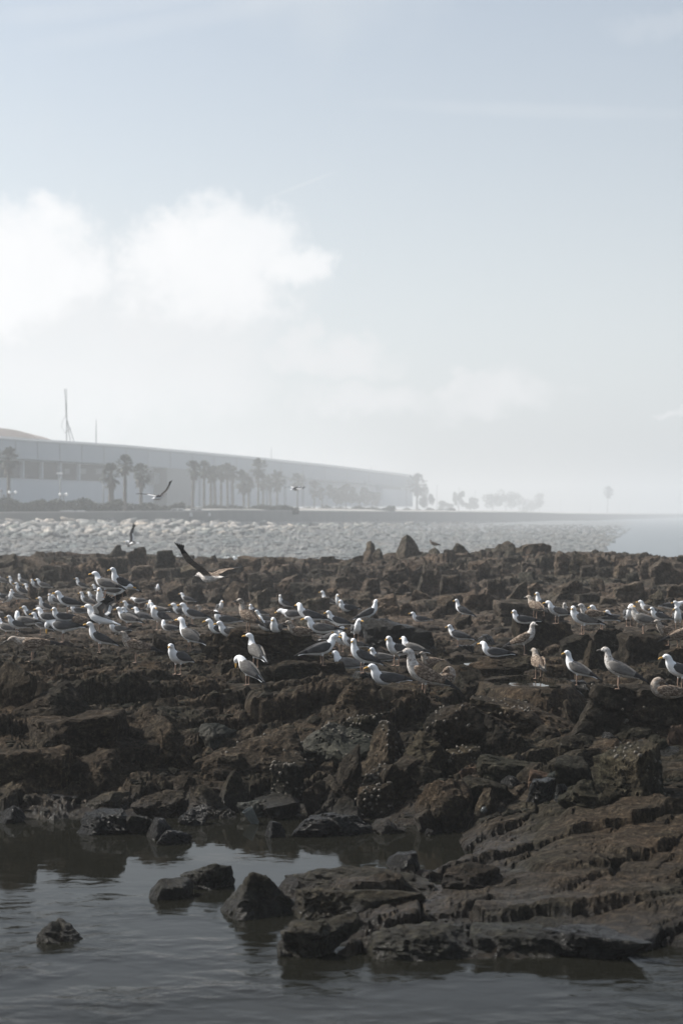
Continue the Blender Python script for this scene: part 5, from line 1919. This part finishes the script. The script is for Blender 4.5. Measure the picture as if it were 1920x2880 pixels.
def palm_mesh(seed, r):
    """crown of fan leaves about radius 1"""
    g = random.Random(seed)
    b = MB()
    for k in range(64):
        el = g.uniform(-.75, 1.45)
        azm = g.uniform(0, 6.283)
        d = Vector((math.cos(azm) * math.cos(el), math.sin(azm) * math.cos(el), math.sin(el)))
        side = d.cross(Vector((0, 0, 1))).normalized()
        up = side.cross(d).normalized()
        ln = g.uniform(.40, .78) * (1.0 if el > -.3 else .8)
        e = d * ln
        b.tube([Vector((0, 0, 0)), e * .5, e], [.018, .014, .010], 3)
        for j in range(11):
            a = -1.25 + 2.5 * j / 10
            q = (d * math.cos(a) + side * math.sin(a)) * (.44 * (1 - .3 * abs(a)))
            tip = e + q + Vector((0, 0, -.03 - .12 * g.random())) + up * g.uniform(-.03, .03)
            wv = (side * math.cos(a) - d * math.sin(a)) * .042
            mid = e + q * .55
            b.poly([e, mid + wv, tip, mid - wv])
    return b.mesh('crown', [M_PALML])

def skirt_mesh(seed):
    g = random.Random(seed)
    b = MB()
    for k in range(46):
        azm = g.uniform(0, 6.283)
        z0 = g.uniform(-.5, .1)
        d = Vector((math.cos(azm), math.sin(azm), 0))
        p = d * .1 + Vector((0, 0, z0))
        t = d * g.uniform(.25, .5) + Vector((0, 0, z0 - g.uniform(.45, .75)))
        s = d.cross(Vector((0, 0, 1))) * .12
        b.poly([p, p * .5 + t * .5 + s, t, p * .5 + t * .5 - s])
    return b.mesh('dead_leaf_skirt', [M_PALMT])

CROWNS = [palm_mesh(100 + i, None) for i in range(5)]
SKIRTS = [skirt_mesh(200 + i) for i in range(2)]
TRUNKS = {}
def palm(px, cyp, rad, by, Y, label, thick=1.0, group='palms along the promenade'):
    Y = Y * kf(px)
    rad = rad * 1.42
    base = at(px, by, Y)
    h = (by - cyp) * Y / F
    r = rad * Y / F
    ro = empty('palm_tree', base, random.uniform(0, 6.28))
    b = MB()
    lean = random.uniform(-.07, .07) * h
    pts, rr = [], []
    for k in range(9):
        t = k / 8
        pts.append((lean * t * t, 0, -0.8 + (h + .8) * t))
        rr.append(thick * (.27 - .08 * t + (.04 if k % 2 else 0)))
    b.tube(pts, rr, 9)
    obj('trunk', b.mesh('trunk', smooth=True), M_PALMT, ro)
    c = obj('crown', random.choice(CROWNS), None, ro, (lean, 0, h))
    c.scale = (r * .95, r * .95, r * 1.0)
    s = obj('dead_leaf_skirt', random.choice(SKIRTS), None, ro, (lean, 0, h))
    s.scale = (r, r, r)
    tag(ro, label, 'palm', group)

PALMS = [
    (25, 1294, 27, 1425, 226, 'lone dark palm at the left edge above the hedge'),
    (313, 1338, 27, 1425, 232, 'stout palm left in the trio before the long building', 1.6),
    (352, 1308, 23, 1428, 228, 'tallest slim palm in the middle of the left trio'),
    (397, 1338, 26, 1428, 236, 'low palm right in the left trio'),
    (542, 1322, 21, 1430, 250, 'first palm of the long row, right of the entrance pier'),
    (574, 1320, 19, 1430, 262, 'second palm of the long row, close to the first'),
    (593, 1336, 18, 1430, 270, 'short palm third in the long row'),
    (606, 1332, 17, 1430, 276, 'fourth palm in the long row, in its crowded part'),
    (622, 1330, 18, 1430, 280, 'fifth palm in the long row, in its crowded part'),
    (640, 1326, 18, 1430, 284, 'sixth palm in the long row, taller of the crowded part'),
    (655, 1332, 17, 1430, 288, 'seventh palm in the long row, end of the crowded part'),
    (686, 1355, 25, 1430, 286, 'broad low palm left of the tallest in the row'),
    (699, 1362, 16, 1430, 296, 'small palm tucked behind the broad low palm'),
    (726, 1318, 22, 1430, 288, 'tallest palm of the long row'),
    (740, 1355, 19, 1430, 298, 'short palm directly right of the tallest in the row'),
    (761, 1360, 15, 1430, 306, 'small palm between tallest and wide right palm'),
    (779, 1351, 22, 1430, 300, 'wide palm closing the thick part of the row'),
    (836, 1355, 19, 1432, 316, 'palm behind the small flying gull'),
    (883, 1375, 18, 1432, 326, 'separate hazy palm right of the small flying gull'),
    (905, 1388, 13, 1432, 340, 'tiny hazy palm beside the separate one'),
    (1172, 1364, 24, 1436, 372, 'bushy palm at the right end of the building', 1.8),
    (1515, 1407, 15, 1448, 470, 'hazy palm at the right end of the tree clump'),
    (1706, 1385, 13, 1462, 430, 'single faint palm far right in the haze'),
]
for a in PALMS:
    palm(*a)

def tree(px, cyp, rx, ry, by, Y, label, seed):
    Y = Y * kf(px)
    base = at(px, by, Y)
    s = Y / F
    ro = empty('tree', base)
    h = (by - cyp) * s
    b = MB()
    b.tube([(0, 0, -.5), (.1, 0, h * .5), (0, 0, h)], [.25, .18, .06], 7)
    for k in range(5):
        a = k * 1.256 + seed
        b.tube([(.08, 0, h * .45), (math.cos(a) * rx * s * .6, math.sin(a) * rx * s * .6, h * (.9 + .15 * (k % 3)))], [.10, .03], 5)
    obj('trunk', b.mesh('trunk'), M_PALMT, ro)
    g = random.Random(seed)
    cl = [(g.uniform(-.75, .75), g.uniform(-.7, .7), g.uniform(-.6, .7), g.uniform(.25, .45)) for _ in range(11)]
    def smp(r):
        c = cl[r.integers(len(cl))]
        d = r.normal(size=3)
        d *= c[3] * r.uniform(.55, 1) / np.linalg.norm(d)
        return ((c[0] + d[0]) * rx * s, (c[1] + d[1]) * rx * s, h + (c[2] + d[2]) * ry * s)
    leaf_mass('crown', 1700, smp, .5, M_TREE, ro, seed)
    tag(ro, label, 'tree', 'trees along the promenade')

for i, a in enumerate([(945, 1392, 26, 28, 1434, 348, 'hazy tree left in the dark clump before the building'), (972, 1388, 34, 36, 1434, 352, 'largest tree of the clump before the building'),
                       (1010, 1396, 26, 28, 1434, 358, 'hazy tree right in the clump before the building'), (1045, 1404, 22, 22, 1434, 366, 'low tree at the right end of that clump'),
                       (1200, 1402, 22, 30, 1438, 385, 'low tree beside the bushy palm'), (1288, 1408, 18, 28, 1442, 400, 'small tree right of the building among the lamp posts'),
                       (1322, 1418, 24, 20, 1444, 405, 'low shrub tree among the lamp posts'), (1385, 1412, 30, 26, 1446, 420, 'left tree of the hazy clump at right'),
                       (1420, 1405, 34, 32, 1446, 425, 'second tree of the hazy clump at right'), (1458, 1412, 34, 30, 1448, 430, 'third tree of the hazy clump at right'),
                       (1492, 1422, 34, 26, 1450, 436, 'right tree of the hazy clump at right'), (1250, 1424, 24, 16, 1442, 395, 'low bush right of the building end')]):
    tree(*a, 300 + i)

# ------------------------------------------------------------------ lamp posts and cars
def lamp_post(px, y0, by, Y, label, style=1):
    Y = Y * kf(px)
    base = at(px, by, Y)
    h = (by - y0) * Y / F
    r = empty('lamp_post', base)
    b = MB()
    b.tube([(0, 0, -1.5), (0, 0, h * .5), (0, 0, h)], [.15, .11, .08], 6)
    obj('pole', b.mesh('pole', smooth=True), M_STEEL, r)
    if style == 1:
        b = MB()
        b.box(-.55, .35, -.2, .2, h - .12, h + .1)
        obj('lamp_head', b.mesh('lamp_head'), M_GLOBE, r)
    else:
        for k, (dx, dz) in enumerate(((-.45, 0), (.45, 0)) if style == 2 else ((0, 0), (.35, -.7))):
            b = MB()
            b.tube([(dx, 0, h + dz - .22), (dx, 0, h + dz - .12), (dx, 0, h + dz + .1), (dx, 0, h + dz + .2)], [.05, .2, .2, .06], 8)
            obj('lamp_head', b.mesh('lamp_head', smooth=True), M_GLOBE if style == 2 else M_STEEL, r)
            b = MB()
            b.tube([(0, 0, h + dz - .35), (dx, 0, h + dz - .18)], .03, 5)
            obj('arm', b.mesh('arm'), M_STEEL, r)
    tag(r, label, 'lamp post', 'lamp posts along the promenade')

lamp_post(170, 1331, 1430, 240, 'tall thin lamp post between left palm and palm trio')
lamp_post(291, 1356, 1430, 244, 'plain post just left of the stout palm', 3)
lamp_post(36, 1384, 1430, 225, 'low twin-globe lamp right of the left edge palm', 2)
lamp_post(179, 1390, 1430, 225, 'low twin-globe lamp right of the tall thin lamp post', 2)
lamp_post(4, 1380, 1430, 226, 'dark post at the extreme left edge', 3)
for px, y0, Y, lb in ((1025, 1353, 370, 'lamp post standing before the building right half'), (1143, 1359, 385, 'lamp post just left of the bushy palm'), (1228, 1366, 395, 'lamp post first right of the building'),
                      (1290, 1373, 405, 'lamp post second right of the building'), (1335, 1380, 415, 'lamp post third right of the building'), (1382, 1387, 425, 'lamp post left of the hazy clump'),
                      (1425, 1391, 430, 'lamp post over the hazy clump'), (1575, 1407, 455, 'lamp post first right of the hazy clump'), (1658, 1412, 465, 'lamp post just left of the far palm'),
                      (1740, 1416, 480, 'lamp post right of the far palm'), (1770, 1418, 490, 'lamp post rightmost in the haze')):
    lamp_post(px, y0, 1450, Y, lb, 3)

def car(px, py, Y, label):
    Y = float(np.interp(px, _wx, _wy)) + 5.0
    r = empty('parked_car', at(px, py, Y), R(rs.uniform(-4, 4)))
    b = MB()
    pr = [(-2.1, .35), (-2.15, .75), (-1.9, .95), (-1.2, 1.0), (-.7, 1.42), (.7, 1.45), (1.35, 1.0), (2.0, .85), (2.1, .55), (2.05, .35)]
    for y in (-.82, .82):
        b.poly([(x, y, z) for x, z in (pr if y < 0 else reversed(pr))])
    for i in range(len(pr)):
        (xa, za), (xb, zb) = pr[i], pr[(i + 1) % len(pr)]
        b.poly([(xa, .82, za), (xb, .82, zb), (xb, -.82, zb), (xa, -.82, za)])
    obj('body', b.mesh('body'), M_CARP, r)
    for x0, x1, x2, x3 in ((-1.05, -.68, -.05, -.05), (.05, .05, .66, 1.15)):
        b = MB()
        b.hexa([(x0, -.835, 1.0), (x3, -.835, 1.0), (x3, -.80, 1.0), (x0, -.80, 1.0), (x1, -.835, 1.36), (x2, -.835, 1.36), (x2, -.80, 1.36), (x1, -.80, 1.36)])
        obj('side_window', b.mesh('side_window'), M_CARG, r)
    for x in (-1.35, 1.3):
        for y in (-.84, .66):
            b = MB()
            b.tube([(x, y, .33), (x, y + .2, .33)], .33, 14)
            obj('wheel', b.mesh('wheel'), M_TYRE, r)
    tag(r, label, 'car', 'cars parked behind the sea wall')

car(188, 1466, 209, 'white parked car half hidden by the sea wall before the left hedge')
car(222, 1466, 209.5, 'white parked car half hidden at the right of the first one')
car(500, 1459, 213, 'white parked car behind the sea wall before the low hedge')
car(552, 1458, 213.5, 'white parked car behind the wall farthest right')

# ------------------------------------------------------------------ litter at the pool
M_CUP, _N, _L, _b = mat_new('clear_plastic')
_b.inputs['Base Color'].default_value = (0.6, 0.65, 0.65, 1)
_b.inputs['Transmission Weight'].default_value = 0.9
_b.inputs['Roughness'].default_value = 0.18
_b.inputs['IOR'].default_value = 1.3
cp = hit(722, 2308)
cup = empty('plastic_cup', Vector((cp.x, 15.35, -0.005)))
b = MB()
n, rings = 24, []
prof = [(0, .030), (.012, .032), (.03, .033), (.034, .0345), (.05, .035), (.054, .0365), (.07, .037), (.074, .0385), (.10, .041), (.125, .042), (.128, .044), (.131, .042)]
for zv, rv in prof:
    k0 = len(b.v)
    for k in range(n):
        a = 2 * math.pi * k / n
        b.v.append((rv * math.cos(a), rv * math.sin(a), zv))
    rings.append(k0)
for i in range(len(rings) - 1):
    for k in range(n):
        b.f.append((rings[i] + k, rings[i] + (k + 1) % n, rings[i + 1] + (k + 1) % n, rings[i + 1] + k))
        b.m.append(0)
b.f.append(tuple(reversed(range(n))))
b.m.append(0)
c = obj('cup_wall', b.mesh('cup_wall', smooth=True), M_CUP, cup)
sm = c.modifiers.new('thick', 'SOLIDIFY')
sm.thickness = 0.0015
b = MB()
rim = [(.0435 * math.cos(t * .2618), .0435 * math.sin(t * .2618), .131) for t in range(25)]
b.tube(rim, .0022, 5)
obj('rim', b.mesh('rim', smooth=True), M_CUP, cup)
cup.rotation_euler = (R(8), R(-30), 0)
tag(cup, 'crumpled clear plastic cup tipped into the pool at centre', 'cup')
gp = at(1361, 2284, 15.2)
ok, loc, nrm, _i, _o, _m = scene.ray_cast(_dg, Vector((0, 0, CH)), (gp - Vector((0, 0, CH))).normalized())
gl = empty('bottle_base', loc + Vector((0, .01, .012)))
b = MB()
b.tube([(-.001, 0, -.03), (0, 0, -.012), (0, 0, .012), (0, 0, .03)], [.022, .028, .028, .024], 20)
g_o = obj('bottle_wall', b.mesh('bottle_wall', smooth=True), M_CUP, gl)
gl.rotation_euler = (R(75), 0, R(15))
tag(gl, 'small clear bottle bottom lying by the dark wedge at right centre', 'bottle')

# ------------------------------------------------------------------ haze
me = bpy.data.meshes.new('haze')
b = MB()
b.box(-920, 920, -12, 2970, -4.2, 40.0)
hz = obj('haze', b.mesh('haze'))
hm = bpy.data.materials.new('haze_air')
hm.use_nodes = True
N, L = hm.node_tree.nodes, hm.node_tree.links
N.clear()
ho = N.new('ShaderNodeOutputMaterial')
pv = N.new('ShaderNodeVolumePrincipled')
pv.inputs['Color'].default_value = (0.83, 0.85, 0.865, 1)
pv.inputs['Density'].default_value = HAZE_D
pv.inputs['Anisotropy'].default_value = HAZE_G
L.new(pv.outputs[0], ho.inputs['Volume'])
hz.data.materials.append(hm)
tag(hz, kind='stuff')
hz['label'] = 'pale sea haze'
hz.display_type = 'WIRE'
